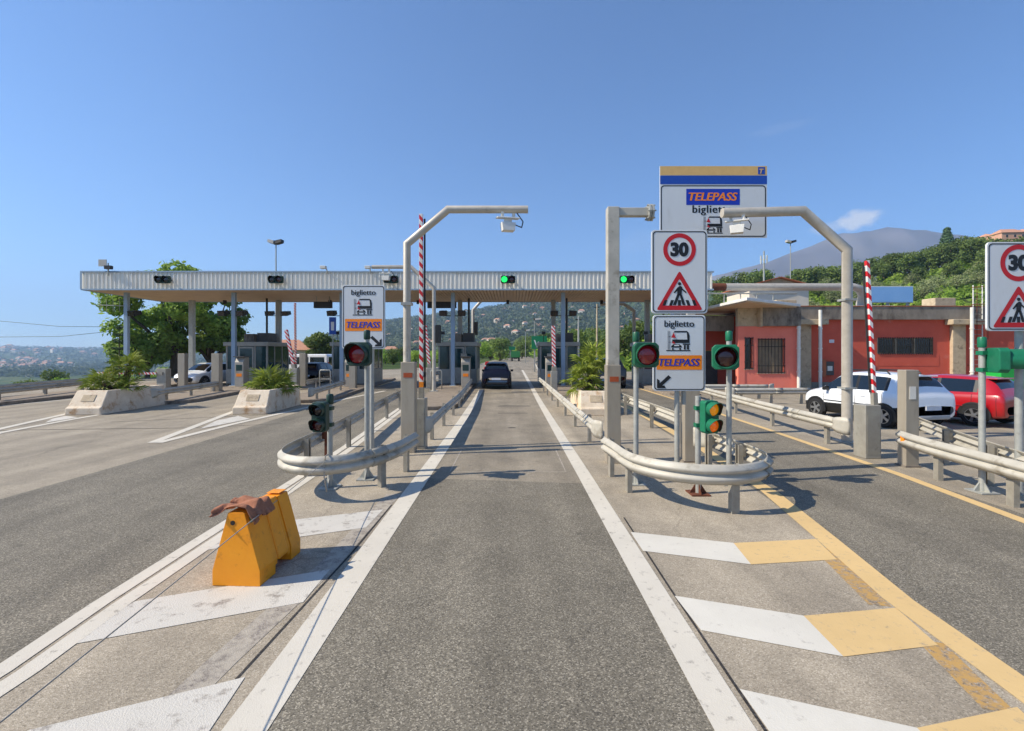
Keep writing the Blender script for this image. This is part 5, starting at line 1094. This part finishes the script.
    for s_ in (-1, 1):
        for yw in (-1.28, 1.27):
            xw = s_ * .78 * sx; y_ = yw * sy
            mb = MB(); mb.lathe([(wr + .075, -.10), (wr + .075, .105 if clad_ else .10), (wr + .01, .112), (wr - .05, .10)], 28, (0, 0, 0), 'x'); mb.v = [(s_ * a + xw + s_ * .0, b_ + y_, c_ + wr) for a, b_, c_ in mb.v if True]
            mb.v = [(a, b_, max(c_, .22)) for a, b_, c_ in mb.v]; mb.build('wheel_arch', 'black_plastic', t, smooth=40)
            mb = MB(); mb.lathe([(wr * .62, -.06), (wr - .01, -.06), (wr, -.03), (wr, .10), (wr - .02, .122), (wr * .66, .126), (wr * .62, .10)], 28, (0, 0, 0), 'x'); mb.v = [(s_ * a + xw, b_ + y_, c_ + wr + .004) for a, b_, c_ in mb.v]; w1 = mb.build('wheel', 'tyre', t, smooth=40)
            mb = MB(); mb.lathe([(.01, .118), (.05, .118), (.06, .105), (.05, .10)], 12, (0, 0, 0), 'x')
            for q in range(5):
                a = q * 2 * math.pi / 5; c_, s2 = math.cos(a), math.sin(a); bb = []
                for rr, hw_ in ((.045, .028), (wr * .64, .040)):
                    for sg in (-1, 1): bb.append((rr * c_ - sg * hw_ * s2, rr * s2 + sg * hw_ * c_))
                mb.add([(.114, p[0], p[1]) for p in bb] + [(.08, p[0], p[1]) for p in bb], [(0, 1, 3, 2), (4, 6, 7, 5), (0, 4, 5, 1), (1, 5, 7, 3), (3, 7, 6, 2), (2, 6, 4, 0)])
            for q in range(24):
                a0, a1 = q * math.pi / 12, (q + 1) * math.pi / 12; r0, r1 = wr * .60, wr * .67
                mb.add([(.116, r0 * math.cos(a0), r0 * math.sin(a0)), (.116, r1 * math.cos(a0), r1 * math.sin(a0)), (.116, r1 * math.cos(a1), r1 * math.sin(a1)), (.116, r0 * math.cos(a1), r0 * math.sin(a1))], [(0, 1, 2, 3)])
            mb.v = [(s_ * a + xw, b_ + y_, c_ + wr + .004) for a, b_, c_ in mb.v]; mb.build('rim', 'alloy', w1)
        mb = MB(); mb.hexa([(s_ * .60 * sx, -2.0 * sy, .74 * sz), (s_ * .845 * sx, -1.80 * sy, .76 * sz), (s_ * .82 * sx, -1.60 * sy, .84 * sz), (s_ * .58 * sx, -1.9 * sy, .80 * sz)] if s_ > 0 else [(s_ * .58 * sx, -1.9 * sy, .80 * sz), (s_ * .82 * sx, -1.60 * sy, .84 * sz), (s_ * .845 * sx, -1.80 * sy, .76 * sz), (s_ * .60 * sx, -2.0 * sy, .74 * sz)],
                           [(s_ * .58 * sx, -1.965 * sy, .94 * sz), (s_ * .85 * sx, -1.80 * sy, .95 * sz), (s_ * .83 * sx, -1.62 * sy, .96 * sz), (s_ * .55 * sx, -1.86 * sy, .95 * sz)] if s_ > 0 else [(s_ * .55 * sx, -1.86 * sy, .95 * sz), (s_ * .83 * sx, -1.62 * sy, .96 * sz), (s_ * .85 * sx, -1.80 * sy, .95 * sz), (s_ * .58 * sx, -1.965 * sy, .94 * sz)])
        mb.build('tail_light', 'tail_lit' if lit else 'tail_red', t, bevel=.015)
        mb = MB(); mb.hexa([(s_ * .52 * sx, 1.9 * sy, .60 * sz), (s_ * .74 * sx, 1.9 * sy, .60 * sz), (s_ * .80 * sx, 1.66 * sy, .66 * sz), (s_ * .55 * sx, 1.7 * sy, .64 * sz)], [(s_ * .52 * sx, 1.87 * sy, .73 * sz), (s_ * .745 * sx, 1.84 * sy, .74 * sz), (s_ * .81 * sx, 1.62 * sy, .80 * sz), (s_ * .55 * sx, 1.68 * sy, .78 * sz)])
        mb.build('headlight', 'headlamp', t, bevel=.015)
        mb = MB(); mb.bx(s_ * .93 * sx - .09, s_ * .93 * sx + .09, .72 * sy, .84 * sy, .92 * sz, 1.05 * sz); mb.bx(s_ * .84 * sx - .08, s_ * .84 * sx + .05, .76 * sy, .81 * sy, .92 * sz, .95 * sz); mb.build('mirror', 'black_plastic' if clad_ else paint, t, bevel=.025)
        for yh in (-.55, .25): mb = MB(); mb.bx(s_ * .875 * sx - .02, s_ * .875 * sx + .02, yh * sy - .10, yh * sy + .10, .83 * sz, .86 * sz); mb.build('door_handle', paint, t, bevel=.008)
        if rails: mb = MB(); mb.tube([(s_ * .55 * sx, -1.2 * sy, ht - .03), (s_ * .55 * sx, -1.1 * sy, ht + .055), (s_ * .55 * sx, .15 * sy, ht + .055), (s_ * .55 * sx, .25 * sy, ht - .03)], .022, 8); mb.build('roof_rail', 'black_plastic', t, smooth=40)
    mb = MB(); mb.bx(-.26, .26, -2.045 * sy, -2.0 * sy, .54 * sz, .655 * sz); mb.build('number_plate', 'plate', t)
    mb = MB(); mb.bx(-.60 * sx, .60 * sx, -2.03 * sy, -1.92 * sy, .28 * sz, .39 * sz); mb.build('bumper_insert', 'dish' if clad_ else 'black_plastic', t, bevel=.03)
    mb = MB(); mb.bx(-.55 * sx, .55 * sx, -1.72 * sy, -1.45 * sy, 1.44 * sz, 1.475 * sz); mb.build('spoiler', paint, t, bevel=.015)
    return t
car('parked_car', 'white hatchback with roof rails and black cladding in front of the red wall', 'car', (11.33, 14.55, .005), R(11), 'car_white', 3.62, 1.76, 1.56, clad_=True, rails=True)
car('parked_car', 'red hatchback behind the white car at the right edge', 'car', (13.95, 14.9, .005), R(21), 'car_red', 3.6, 1.72, 1.46)
car('moving_car', 'dark blue hatchback seen from behind in the open lane', 'car', (-.93, 29.0, .008), R(0), 'car_blue', 3.9, 1.72, 1.58, lit=True)
car('moving_car', 'dark car seen from behind between planter and gantry post on the right', 'car', (6.0, 29.6, .008), R(0), 'car_dark', 4.2, 1.8, 1.85, lit=True)
car('moving_car', 'white car facing the camera beside the leftmost booth', 'car', (-20.4, 31.0, .005), R(172), 'car_white', 4.2, 1.76, 1.5)
car('moving_car', 'dark blue car waiting between the two left booths', 'car', (-14.3, 34.0, .005), R(0), 'car_blue', 4.1, 1.74, 1.46)
def van(label, loc, rz):
    t = thing('van', label, 'van', loc, rz, 'cars'); pr = [(-2.5, .3), (2.3, .3), (2.45, .55), (2.4, .95), (1.7, 1.15), (1.15, 1.95), (.8, 2.05), (-2.35, 2.05), (-2.5, 1.9)]
    mb = MB(); mb.prismx(pr, -.93, .93); mb.build('body', 'car_white', t, bevel=.09)
    for s_ in (-1, 1):
        for y0, y1, y2, y3 in ((-2.2, -.9, -.9, -2.2), (-.75, .35, .35, -.75), (.5, 1.55, 1.1, .5)):
            mb = MB(); x_ = s_ * .936; mb.add([(x_, y0, 1.2), (x_, y1, 1.2), (x_, y2, 1.8), (x_, y3, 1.8)] , [(0, 1, 2, 3)]); mb.build('side_window', 'car_glass', t, solid=.01)
        for yw in (-1.5, 1.5): mb = MB(); mb.lathe([(.2, -.1), (.34, -.1), (.34, .1), (.2, .12)], 20, (s_ * .82, yw, .344), 'x'); mb.build('wheel', 'tyre', t, smooth=40)
        mb = MB(); mb.bx(s_ * .8 - .06, s_ * .8 + .06, -2.53, -2.45, .9, 1.4); mb.build('tail_light', 'tail_red', t)
    mb = MB(); mb.bx(-.75, .75, -2.515, -2.49, 1.15, 1.8); mb.build('rear_window', 'car_glass', t)
    mb = MB(); mb.hexa([(-.8, 1.66, 1.2), (.8, 1.66, 1.2), (.8, 1.60, 1.2), (-.8, 1.60, 1.2)], [(-.74, 1.20, 1.92), (.74, 1.20, 1.92), (.74, 1.1, 1.92), (-.74, 1.1, 1.92)]); mb.build('windscreen', 'car_glass', t); return t
van('white van with dark windows behind the leaning left boom', (-17.6, 39.5, .005), R(80))
t = thing('truck', 'small green truck driving away far down the road', 'truck', (P(515.5, 0, 118).x, 118, .03)); mb = MB(); mb.bx(-1.15, 1.15, 0, 4.5, 1.0, 2.6); mb.build('cargo_box', 'truck_green', t, bevel=.03); mb = MB(); mb.bx(-1.1, 1.1, 4.6, 6.2, .7, 2.5); mb.build('cab', 'truck_green', t, bevel=.1); mb = MB(); mb.bx(-.5, .5, .2, 6, .6, 1.0); mb.build('chassis', 'black_plastic', t)
for s_ in (-1, 1):
    for yw in (1.0, 5.2): mb = MB(); mb.lathe([(.2, -.2), (.5, -.2), (.5, .2), (.2, .22)], 16, (s_ * .9, yw, .5), 'x'); mb.build('wheel', 'tyre', t, smooth=40)

# ------------------------------------------------------------------ lamps, antennas, cables, far signs
def lamp_pole(label, u, Y, vtop, z0=0.0, heads=2, arm=.5, pal='galv_pole', r=.07):
    p = P(u, vtop, Y); t = thing('floodlight_mast', label, 'lamp post', (p.x, Y, z0)); h_ = p.z - z0
    mb = MB(); mb.tube([(0, 0, 0), (0, 0, h_)], [r, r * .7], 10); mb.build('pole', pal, t, smooth=40)
    for k in range(heads):
        sg = k * 2 - 1 if heads == 2 else 1; mb = MB(); mb.hexa([(sg * .08, -.35, h_ - .05), (sg * (.08 + arm), -.35, h_ + .1), (sg * (.08 + arm), .2, h_ + .1), (sg * .08, .2, h_ - .05)][::sg], [(sg * .08, -.3, h_ + .25), (sg * (.08 + arm), -.3, h_ + .36), (sg * (.08 + arm), .25, h_ + .36), (sg * .08, .25, h_ + .25)][::sg]); mb.build('lamp_head', 'dark_metal' if k else 'dish', t)
    mb = MB(); mb.bx(-.14, .14, -.06, .06, h_ - .06, h_ + .3); mb.build('bracket', 'dark_metal', t); return t
lamp_pole('floodlight mast rising behind the canopy above the leftmost booth', 276, 40, 244)
lamp_pole('floodlight mast on the hillside above the shed roof', 790.5, 60, 243, z0=float(Hgt(P(790.5, 0, 60).x, 60)) - .3)
lamp_pole('slim lamp mast beside the road beyond the booth on the right', 534.5, 75, 320, heads=1, arm=1.0)
lamp_pole('short lamp mast near the green sign beyond the booths', 525.5, 95, 331, heads=1, arm=.8)
Yq = 120.0; xq = P(764, 0, Yq).x; zq = float(Hgt(xq, Yq)); t = thing('radio_mast', 'thin radio mast with antennas on the hill beside the overhead board', 'mast', (xq, Yq, zq - .3)); hq = P(0, 250, Yq).z - zq
mb = MB(); mb.tube([(0, 0, 0), (0, 0, hq)], [.35, .18], 8); mb.build('pole', 'galv_pole', t)
for k in range(6): a = k * 1.047; mb = MB(); mb.bx(.8 * math.cos(a) - .15, .8 * math.cos(a) + .15, .8 * math.sin(a) - .1, .8 * math.sin(a) + .1, hq - 3.2, hq - 1.2); mb.tube([(0, 0, hq - 2.2), (.8 * math.cos(a), .8 * math.sin(a), hq - 2.2)], .06, 6); mb.build('panel_antenna', 'white_paint', t)
# floodlights bracketed to the columns
for cx_, sides in ((FC[1], (-1, 1)), (FC[2], (-1,)), (FC[3], (-1, 1)), (FC[4], (-1, 1)), (FC[0], (1,)), (BC[1], (-1, 1))):
    for sg in sides:
        yc = 28.3 if cx_ in FC else 32.35; z_ = 2.15 + 38 * yc / F
        pos = 'left' if sg < 0 else 'right'; which = {FC[0]: 'the far left blue column', FC[1]: 'the blue column at the leftmost booth', FC[2]: 'the blue column behind the left ticket sign', FC[3]: 'the blue column left of the open lane', FC[4]: 'the blue column right of the open lane', BC[1]: 'the rear column at the leftmost booth'}[cx_]
        t = thing('floodlight', 'black floodlight bracketed to the %s side of %s' % (pos, which), 'floodlight', (cx_ + sg * .12, yc, z_), group='floodlights on the canopy columns')
        mb = MB(); mb.tube([(0, 0, -.05), (sg * .45, -.05, -.05), (sg * .45, -.05, .02)], .025, 6); mb.build('bracket', 'dark_metal', t)
        mb = MB(); mb.hexa([(sg * .45 - .22, -.35, -.1), (sg * .45 + .22, -.35, -.1), (sg * .45 + .22, .22, .06), (sg * .45 - .22, .22, .06)], [(sg * .45 - .24, -.40, .22), (sg * .45 + .24, -.40, .22), (sg * .45 + .18, .18, .30), (sg * .45 - .18, .18, .30)]); mb.build('housing', 'black_plastic', t, bevel=.02)
        mb = MB(); mb.hexa([(sg * .45 - .18, -.37, -.085), (sg * .45 + .18, -.37, -.085), (sg * .45 + .18, -.355, -.085), (sg * .45 - .18, -.355, -.085)], [(sg * .45 - .19, -.415, .18), (sg * .45 + .19, -.415, .18), (sg * .45 + .19, -.402, .18), (sg * .45 - .19, -.402, .18)]); mb.build('glass', 'lens_dark', t)
for u_, Y_, v_, lb in ((597, 62, 304, 'bare wooden pole on the slope between booth and gantry post'), (578.5, 58, 316, 'thin grey pole behind the booth right of the open lane'), (618, 60, 329, 'short pale pole behind the grey gantry post'), (455, 70, 331, 'thin pole beyond the booth left of the open lane')):
    p = P(u_, v_, Y_); z_ = float(Hgt(p.x, Y_)) - .3; t = thing('utility_pole', lb, 'pole', (p.x, Y_, z_)); mb = MB(); mb.tube([(0, 0, 0), (0, 0, (p.z - z_) * .5), (0, 0, p.z - z_)], [.16, .13, .09], 8); mb.build('shaft', 'concrete_light' if u_ == 597 else 'galv_pole', t, smooth=40)
    mb = MB(); mb.bx(-.35, .35, -.05, .05, p.z - z_ - .5, p.z - z_ - .4); mb.build('crossarm', 'dark_metal', t)
p = P(110, 268, FY); t = thing('antenna', 'small camera and panel antenna on the left end of the canopy edge', 'antenna', (p.x, FY - .12, TZ - .3))
mb = MB(); mb.tube([(0, 0, 0), (0, 0, .75)], .035, 8); mb.build('mast', 'galv_pole', t); mb = MB(); mb.bx(-.55, -.08, -.03, .0, .55, .95); mb.build('panel', 'dish', t); mb = MB(); mb.bx(-.12, .25, -.15, .05, .38, .58); mb.build('camera', 'dark_metal', t)
p = P(118, 306, 28.3); t = thing('antenna', 'comb-like radio antenna sticking out left of the first blue column', 'antenna', (FC[0] - .1, 28.2, p.z)); mb = MB(); mb.tube([(0, 0, 0), (-1.55, 0, .05)], .022, 6); mb.build('boom', 'galv_pole', t)
for k in range(4): mb = MB(); mb.tube([(-.25 - k * .4, 0, -.38 + .03), (-.25 - k * .4, 0, .42)], .012, 6); mb.build('element', 'galv_pole', t)
for u_, lb in ((328, 'small camera arm on the canopy edge left of the ticket sign'), (371, 'small camera arm on the canopy edge above the ticket sign')):
    p = P(u_, 270, FY); t = thing('surveillance_camera', lb, 'camera', (p.x, FY - .08, TZ - .05)); mb = MB(); mb.tube([(0, 0, -.1), (0, -.1, .12), (.1, -.9, .1)], .03, 8); mb.build('arm', 'galv_pole', t); mb = MB(); mb.bx(-.02, .3, -1.05, -.8, .0, .16); mb.build('camera', 'white_paint', t, bevel=.02)
for k, (v0, v1, v2) in enumerate(((320, 326, 327), (336, 336, 330))):
    pts = [P(-150, v0, 75), P(0, v0 + 1, 74), P(60, v1 + .5, 73), P(125, v2, 72)]; mb = MB(); mb.tube(pts, .035, 5); tag(mb.build('overhead_cable', 'dark_metal', smooth=True), ['upper', 'lower'][k] + ' thin overhead cable across the sky at far left', 'cable')
def far_sign(label, u0, u1, v0, v1, Y, two=False):
    a, b_ = P(u0, v0, Y), P(u1, v1, Y); t = thing('direction_sign', label, 'road sign', ((a.x + b_.x) / 2, Y, 0)); hw = (b_.x - a.x) / 2
    mb = MB(); mb.bx(-hw, hw, -.05, 0, b_.z, a.z); mb.build('panel', 'green_sign', t)
    for sx in (-.6, .6): mb = MB(); mb.bx(sx * hw - .08, sx * hw + .08, .003, .16, 0, a.z - .1); mb.build('leg', 'galv_pole', t)
    return t, hw, b_.z, a.z
t, hw, z0, z1 = far_sign('green motorway sign with white arrow beyond the right booth', 531.5, 547, 336, 349, 52)
flat(t, 'arrow', 'ink_white', -.053, [[(-hw * .7, z1 - .45), (-hw * .55, z1 - .45), (-hw * .25, z0 + .35), (-hw * .35, z0 + .2)], [(-hw * .05, z1 - .6), (-hw * .22, z1 - .7), (-hw * .4, z0 + .2), (-hw * .2, z0 + .2)]])
far_sign('left of two small green signs far down the road', 500, 506, 346.5, 350, 125); far_sign('right of two small green signs far down the road', 509, 515.2, 346.5, 350, 128)
t = thing('plastic_barrier', 'red plastic road barrier far ahead left of the blue car', 'barrier', (P(487, 0, 62).x, 62, .03)); mb = MB(); mb.prismy([(-.45, 0), (.45, 0), (.3, .5), (.22, .95), (-.22, .95), (-.3, .5)], 0, 1.2); mb.build('body', 'ink_red', t, bevel=.03); mb = MB(); mb.bx(-.36, .36, -.02, -.001, .3, .5); mb.build('white_band', 'white_paint', t)
t = thing('information_sign', 'blue information plate on the booth left of the ticket sign', 'sign', (P(333, 0, 29.6).x, 29.6, .15)); mb = MB(); mb.tube([(0, 0, 0), (0, 0, 4.3)], .04, 8); mb.build('pole', 'galv_pole', t); mb = MB(); mb.bx(-.22, .22, -.08, -.04, 3.2, 4.3); mb.build('plate', 'board_blue', t); mb = MB(); mb.bx(-.1, .1, -.086, -.081, 3.45, 4.0); mb.build('symbol', 'ink_white', t)

# ------------------------------------------------------------------ vegetation
def leaf_cloud(mb, lumps, n, size, seed, flatz=1.0):
    g = np.random.default_rng(seed); c = np.array([l[0] for l in lumps], float); r = np.array([l[1] for l in lumps], float)
    w_ = (r[:, 0] * r[:, 1]); idx = g.choice(len(lumps), n, p=w_ / w_.sum()); d = g.normal(size=(n, 3)); d /= np.linalg.norm(d, axis=1)[:, None]
    rr = g.uniform(.55, 1.0, n) ** .6; rr *= 1 + .12 * g.normal(size=n); p = c[idx] + d * r[idx] * rr[:, None]
    nn = d + .7 * g.normal(size=(n, 3)) + np.array([0, 0, .35]); nn /= np.linalg.norm(nn, axis=1)[:, None]
    u = np.cross(nn, g.normal(size=(n, 3))); u /= np.linalg.norm(u, axis=1)[:, None]; v = np.cross(nn, u)
    s_ = size * g.uniform(.6, 1.4, n)[:, None]; u *= s_; v *= s_ * .6
    q = np.stack([p - u, p - v * .9 + nn * s_ * .1, p + u, p + v * .9 + nn * s_ * .1], 1).reshape(-1, 3); o = len(mb.v)
    mb.v += [tuple(x) for x in q.tolist()]; mb.f += [(o + 4 * i, o + 4 * i + 1, o + 4 * i + 2, o + 4 * i + 3) for i in range(n)]; mb.m += [mb.k] * n
def lumps_for(seed, R_, Hc, k, spread=.62, rmin=.32, rmax=.55, zs=.8):
    g = random.Random(seed); out = []
    for i in range(k):
        a = g.uniform(0, 6.283); d = R_ * spread * math.sqrt(g.random()); z_ = Hc + R_ * zs * g.uniform(-.6, .75); rr = R_ * g.uniform(rmin, rmax); out.append(((d * math.cos(a), d * math.sin(a), z_), (rr, rr, rr * .8)))
    return out
def tree_mesh(seed, R_, trunk, n, size, lm, k=12, zs=.8, rr=(.32, .55, .62)):
    Hc = trunk + R_ * .7; lp = lumps_for(seed, R_, Hc, k, rr[2], rr[0], rr[1], zs); mb = MB(); leaf_cloud(mb, lp, n, size, seed); cm = mb.mesh('crown', [lm], fix=False)
    mb = MB(); mb.tube([(0, 0, -.4), (.05 * R_, 0, trunk * .5), (0, .04 * R_, trunk), (0, 0, Hc)], [R_ * .085, R_ * .07, R_ * .055, R_ * .02], 8)
    for c_, r_ in lp[:6]: mb.tube([(0, .02 * R_, trunk * .8), (c_[0] * .5, c_[1] * .5, trunk * .5 + c_[2] * .5), c_], [R_ * .045, R_ * .03, R_ * .012], 6)
    return cm, mb.mesh('trunk', ['bark'], smooth=True)
def tree(name, label, loc, meshes, sc=1.0, rz=0, group=None, cat='tree'):
    t = thing(name, label, cat, loc, rz, group); t.scale = (sc, sc, sc * rng.uniform(.9, 1.1))
    for nm, me in (('crown', meshes[0]), ('trunk', meshes[1])): o = bpy.data.objects.new(nm, me); C.objects.link(o); o.parent = t
    return t
# big leafy trees behind the left end of the canopy
tm = tree_mesh(3, 4.6, 2.4, 11000, .19, 'leaf_tree', 34, 1.15, (.12, .30, .85)); tree('leafy_tree', 'big leafy tree rising behind the left end of the canopy', (P(172, 0, 43).x, 43, -.2), tm, 1.08)
tm = tree_mesh(8, 3.6, 1.8, 8000, .18, 'leaf_tree', 30, 1.0, (.12, .30, .85)); tree('leafy_tree', 'leafy tree behind the canopy just left of the leftmost booth', (P(208, 0, 45).x, 45, -.2), tm, 1.0)
tm2 = tree_mesh(9, 3.0, 1.2, 8000, .17, 'leaf_tree', 22, .9, (.18, .36, .75)); tree('leafy_tree', 'low leafy tree below the canopy behind the two left columns', (P(146, 0, 40).x, 40, -.3), tm2, .95)
tm3 = tree_mesh(12, 2.6, 1.2, 6500, .16, 'leaf_dark', 20, .8, (.2, .38, .7)); tree('leafy_tree', 'dark round tree behind the white van', (P(322, 0, 60).x, 60, -.1), tm3, 1.15)
tree('leafy_tree', 'small leafy tree right behind the leftmost booth', (P(256, 0, 50).x, 50, -.1), tm3, .9, 2)
# little araucaria
p = P(118, 353, 36); t = thing('araucaria', 'small tiered araucaria left of the first blue column', 'tree', (p.x + .1, 36, -.2)); t.scale = (.72, .72, .9); mb = MB(); mb.tube([(0, 0, 0), (0, 0, 5.0)], [.10, .02], 8); mb.build('trunk', 'bark', t); mb = MB()
for k in range(7):
    z_ = 1.2 + k * .6; rr = 1.15 * (1 - k / 8.2)
    for j in range(9):
        a = j * .698 + k * .3; e = (rr * math.cos(a), rr * math.sin(a), z_ + .12); mb.tube([(0, 0, z_ - .05), (e[0] * .6, e[1] * .6, z_ - .02), e], [.03, .10, .03], 5)
    leaf_cloud(mb, [((0, 0, z_), (rr * .95, rr * .95, .10))], 160, .09, 40 + k)
mb.build('crown', 'leaf_pine', t, fix=False)
# hillside trees, groves
DK = [tree_mesh(20 + i, 1.0, .35, 1300, .085, 'leaf_dark', 11, .75) for i in range(5)]
OL = [tree_mesh(30 + i, 1.0, .3, 1100, .075, 'leaf_olive', 10, .6) for i in range(3)]
CT = [tree_mesh(40 + i, 1.0, .12, 900, .085, 'leaf_citrus', 9, .6) for i in range(4)]
def plant(name, label, kinds, u, Y, sc, group, dz=-.2):
    x = P(u, 0, Y).x; return tree(name, label, (x, Y, float(Hgt(x, Y)) + dz), rng.choice(kinds), sc, rng.uniform(0, 6.28), group)
for i in range(62):      # wooded crest
    u = 716 + 330 * (i + rng.random()) / 62; Y = rng.uniform(168, 186) if u < 970 else rng.uniform(140, 158); plant('evergreen_tree', 'dark round evergreen on the wooded crest of the near hill', DK, u, Y, rng.uniform(3.2, 5.4), 'trees on the wooded crest')
for i in range(44):
    u = 745 + 300 * (i + rng.random()) / 44; Y = rng.uniform(128, 160); plant('olive_tree', 'pale grey-green olive tree on the hillside terrace', OL if i % 5 else DK, u, Y, rng.uniform(2.2, 3.4), 'olive trees on the hillside')
for i in range(150):
    u = 700 + 350 * rng.random(); Y = 64 + 64 * (i / 150) + rng.uniform(-3, 3); plant('citrus_tree', 'bright green citrus tree in the grove behind the red building', CT, u, Y, rng.uniform(1.7, 2.6), 'citrus grove')
for i in range(56):      # between canopy and booths on the right
    u = 566 + 150 * rng.random(); Y = rng.uniform(66, 150); plant('roadside_tree', 'mid green tree on the slope seen under the canopy right of the open lane', DK + CT, u, Y, rng.uniform(1.8, 3.6), 'trees seen under the canopy on the right')
for i in range(46):
    u = rng.choice([rng.uniform(478, 503), rng.uniform(520, 566)]); Y = rng.uniform(120, 320); plant('valley_tree', 'small tree beside the road far ahead', DK + CT, u, Y, rng.uniform(2.5, 4.6) * (1 + (Y - 120) / 300), 'trees along the road far ahead')
for i in range(50):
    u = rng.uniform(285, 478); Y = rng.uniform(75, 260); plant('valley_tree', 'small green tree in the orchard left of the road', CT + DK[:1], u, Y, rng.uniform(1.3, 1.9) * (1 + (Y - 75) / 260), 'orchard left of the road')
for i in range(70):
    u = rng.uniform(-60, 190); Y = rng.uniform(75, 240); plant('valley_tree', 'green tree on the slope below the far left barrier', CT + DK[:1], u, Y, rng.uniform(1.6, 2.8) * (1 + (Y - 75) / 200), 'trees below the far left barrier')
# tall conifer on the crest
xq = P(947, 0, 178).x; zq = float(Hgt(xq, 178)); t = thing('conifer', 'tall dark conifer standing above the wooded crest', 'tree', (xq, 178, zq - .5)); hq = P(0, 228, 178).z - zq
mb = MB(); mb.tube([(0, 0, 0), (0, 0, hq)], [.4, .06], 8); mb.build('trunk', 'bark', t); mb = MB()
for k in range(9): f = k / 8; leaf_cloud(mb, [((0, 0, hq * (.35 + .63 * f)), (3.7 * (1 - f * .72), 3.7 * (1 - f * .72), 1.0))], 420, .30, 60 + k)
mb.build('crown', 'leaf_pine', t, fix=False)
# houses
def house_meshes(w_, d_, h_, wall):
    mb = MB(); mb.bx(-w_ / 2, w_ / 2, -d_ / 2, d_ / 2, -3, h_); a = mb.mesh('wall', [wall]); mb = MB(); e = .4; r_ = h_ + w_ * .22
    mb.add([(-w_ / 2 - e, -d_ / 2 - e, h_), (w_ / 2 + e, -d_ / 2 - e, h_), (w_ / 2 + e, d_ / 2 + e, h_), (-w_ / 2 - e, d_ / 2 + e, h_), (-w_ / 4, 0, r_), (w_ / 4, 0, r_)], [(0, 1, 5, 4), (1, 2, 5), (2, 3, 4, 5), (3, 0, 4), (3, 2, 1, 0)]); b_ = mb.mesh('roof', ['roof_pale'])
    mb = MB(); mb.bx(-.5, .5, -d_ / 2 - .02, -d_ / 2 + .1, 1.0, 2.4); c_ = mb.mesh('window', ['window_dark']); return a, b_, c_, w_, d_, h_
HS = [house_meshes(9, 8, 6, 'house_white'), house_meshes(13, 9, 6.5, 'house_pink'), house_meshes(8, 7, 3.6, 'house_white'), house_meshes(16, 10, 9, 'house_white')]
def house(label, x, y, kind, sc=1.0, rz=0, group=None, wins=True):
    t = thing('house', label, 'house', (x, y, float(Hgt(x, y))), rz, group); t.scale = (sc,) * 3; k = HS[kind]
    for nm, me in (('wall', k[0]), ('roof', k[1])): o = bpy.data.objects.new(nm, me); C.objects.link(o); o.parent = t
    if wins:
        for i in range(3):
            for fl in range(max(1, int(k[5] // 3))): o = bpy.data.objects.new('window', k[2]); C.objects.link(o); o.parent = t; o.location = ((i - 1) * k[3] * .3, 0, fl * 2.9)
    return t
house('white house with tiled roof on the hilltop left of the others', P(989, 0, 182).x, 182, 0, .72, .2)
house('pale pink house on the hilltop above the right sign', P(1007, 0, 176).x, 176, 1, .7, -.1)
house('white house on the hilltop at the right picture edge', P(1026, 0, 182).x, 182, 0, .85, .1)
house('low house with tiled roof behind the leftmost booth', P(286, 0, 62).x, 62, 2, .8, .3)
house('white house with tiled roof seen right of the left ticket sign', P(391, 0, 330).x, 330, 2, 1.3, .3)
for i in range(150):
    u = rng.gauss(515, 66); Y = rng.uniform(700, 1700)
    house('tiny pale house dotted over the distant wooded hill', P(u, 0, Y).x, Y, rng.choice([0, 1, 2, 3]), rng.uniform(.55, 1.0), rng.uniform(-.6, .6), 'houses on the distant hill', False)
for i in range(110):
    u = rng.uniform(-30, 112) if i >= 60 else rng.gauss(30, 26); Y = rng.uniform(1250, 2000) if i < 60 else rng.uniform(2200, 4300)
    house('tiny house in the hazy town below at far left', P(u, 0, Y).x, Y, rng.choice([0, 1, 1, 3]), rng.uniform(1.0, 1.7) * (1 if i < 60 else 1.5), rng.uniform(-.6, .6), 'houses of the town at far left', False)

def woodland(name, label, n, ur, yr, size, lm, q=6, seed=5):
    g = random.Random(seed); mb = MB(); lp = []
    for i in range(n):
        u = g.uniform(*ur); Y = yr[0] * (yr[1] / yr[0]) ** g.random(); x = P(u, 0, Y).x; k = size * g.uniform(.6, 1.3) * (1 + Y / 2500); lp.append(((x, Y, float(Hgt(x, Y)) + k * .35), (k, k, k * .75)))
    leaf_cloud(mb, lp, n * q, size * .75, seed); return tag(stuff(mb.build(name, lm, fix=False)), label, 'woodland')
woodland('distant_woodland', 'dense woodland covering the distant hill beyond the toll booths', 9000, (300, 640), (640, 1800), 4.6, 'leaf_far', 9, 5)
woodland('plain_woodland', 'hazy woods and groves on the plain at far left', 3200, (-60, 300), (880, 4200), 8, 'leaf_far', 7, 6)
woodland('slope_scrub', 'low green scrub covering the near hillside', 5200, (600, 1060), (58, 180), 1.1, 'leaf_citrus', 8, 7)
# ------------------------------------------------------------------ haze
m = bpy.data.materials.new('haze'); m.use_nodes = True; n = m.node_tree.nodes; n.remove(n['Principled BSDF']); pv = n.new('ShaderNodeVolumePrincipled'); pv.inputs['Color'].default_value = (.47, .67, .97, 1); pv.inputs['Density'].default_value = .00019; pv.inputs['Anisotropy'].default_value = .2
m.node_tree.links.new(pv.outputs[0], n['Material Output'].inputs['Volume']); M['haze'] = m
mb = MB(); mb.bx(-6800, 6800, -6800, 6800, -60, 880); stuff(mb.build('haze', 'haze'))
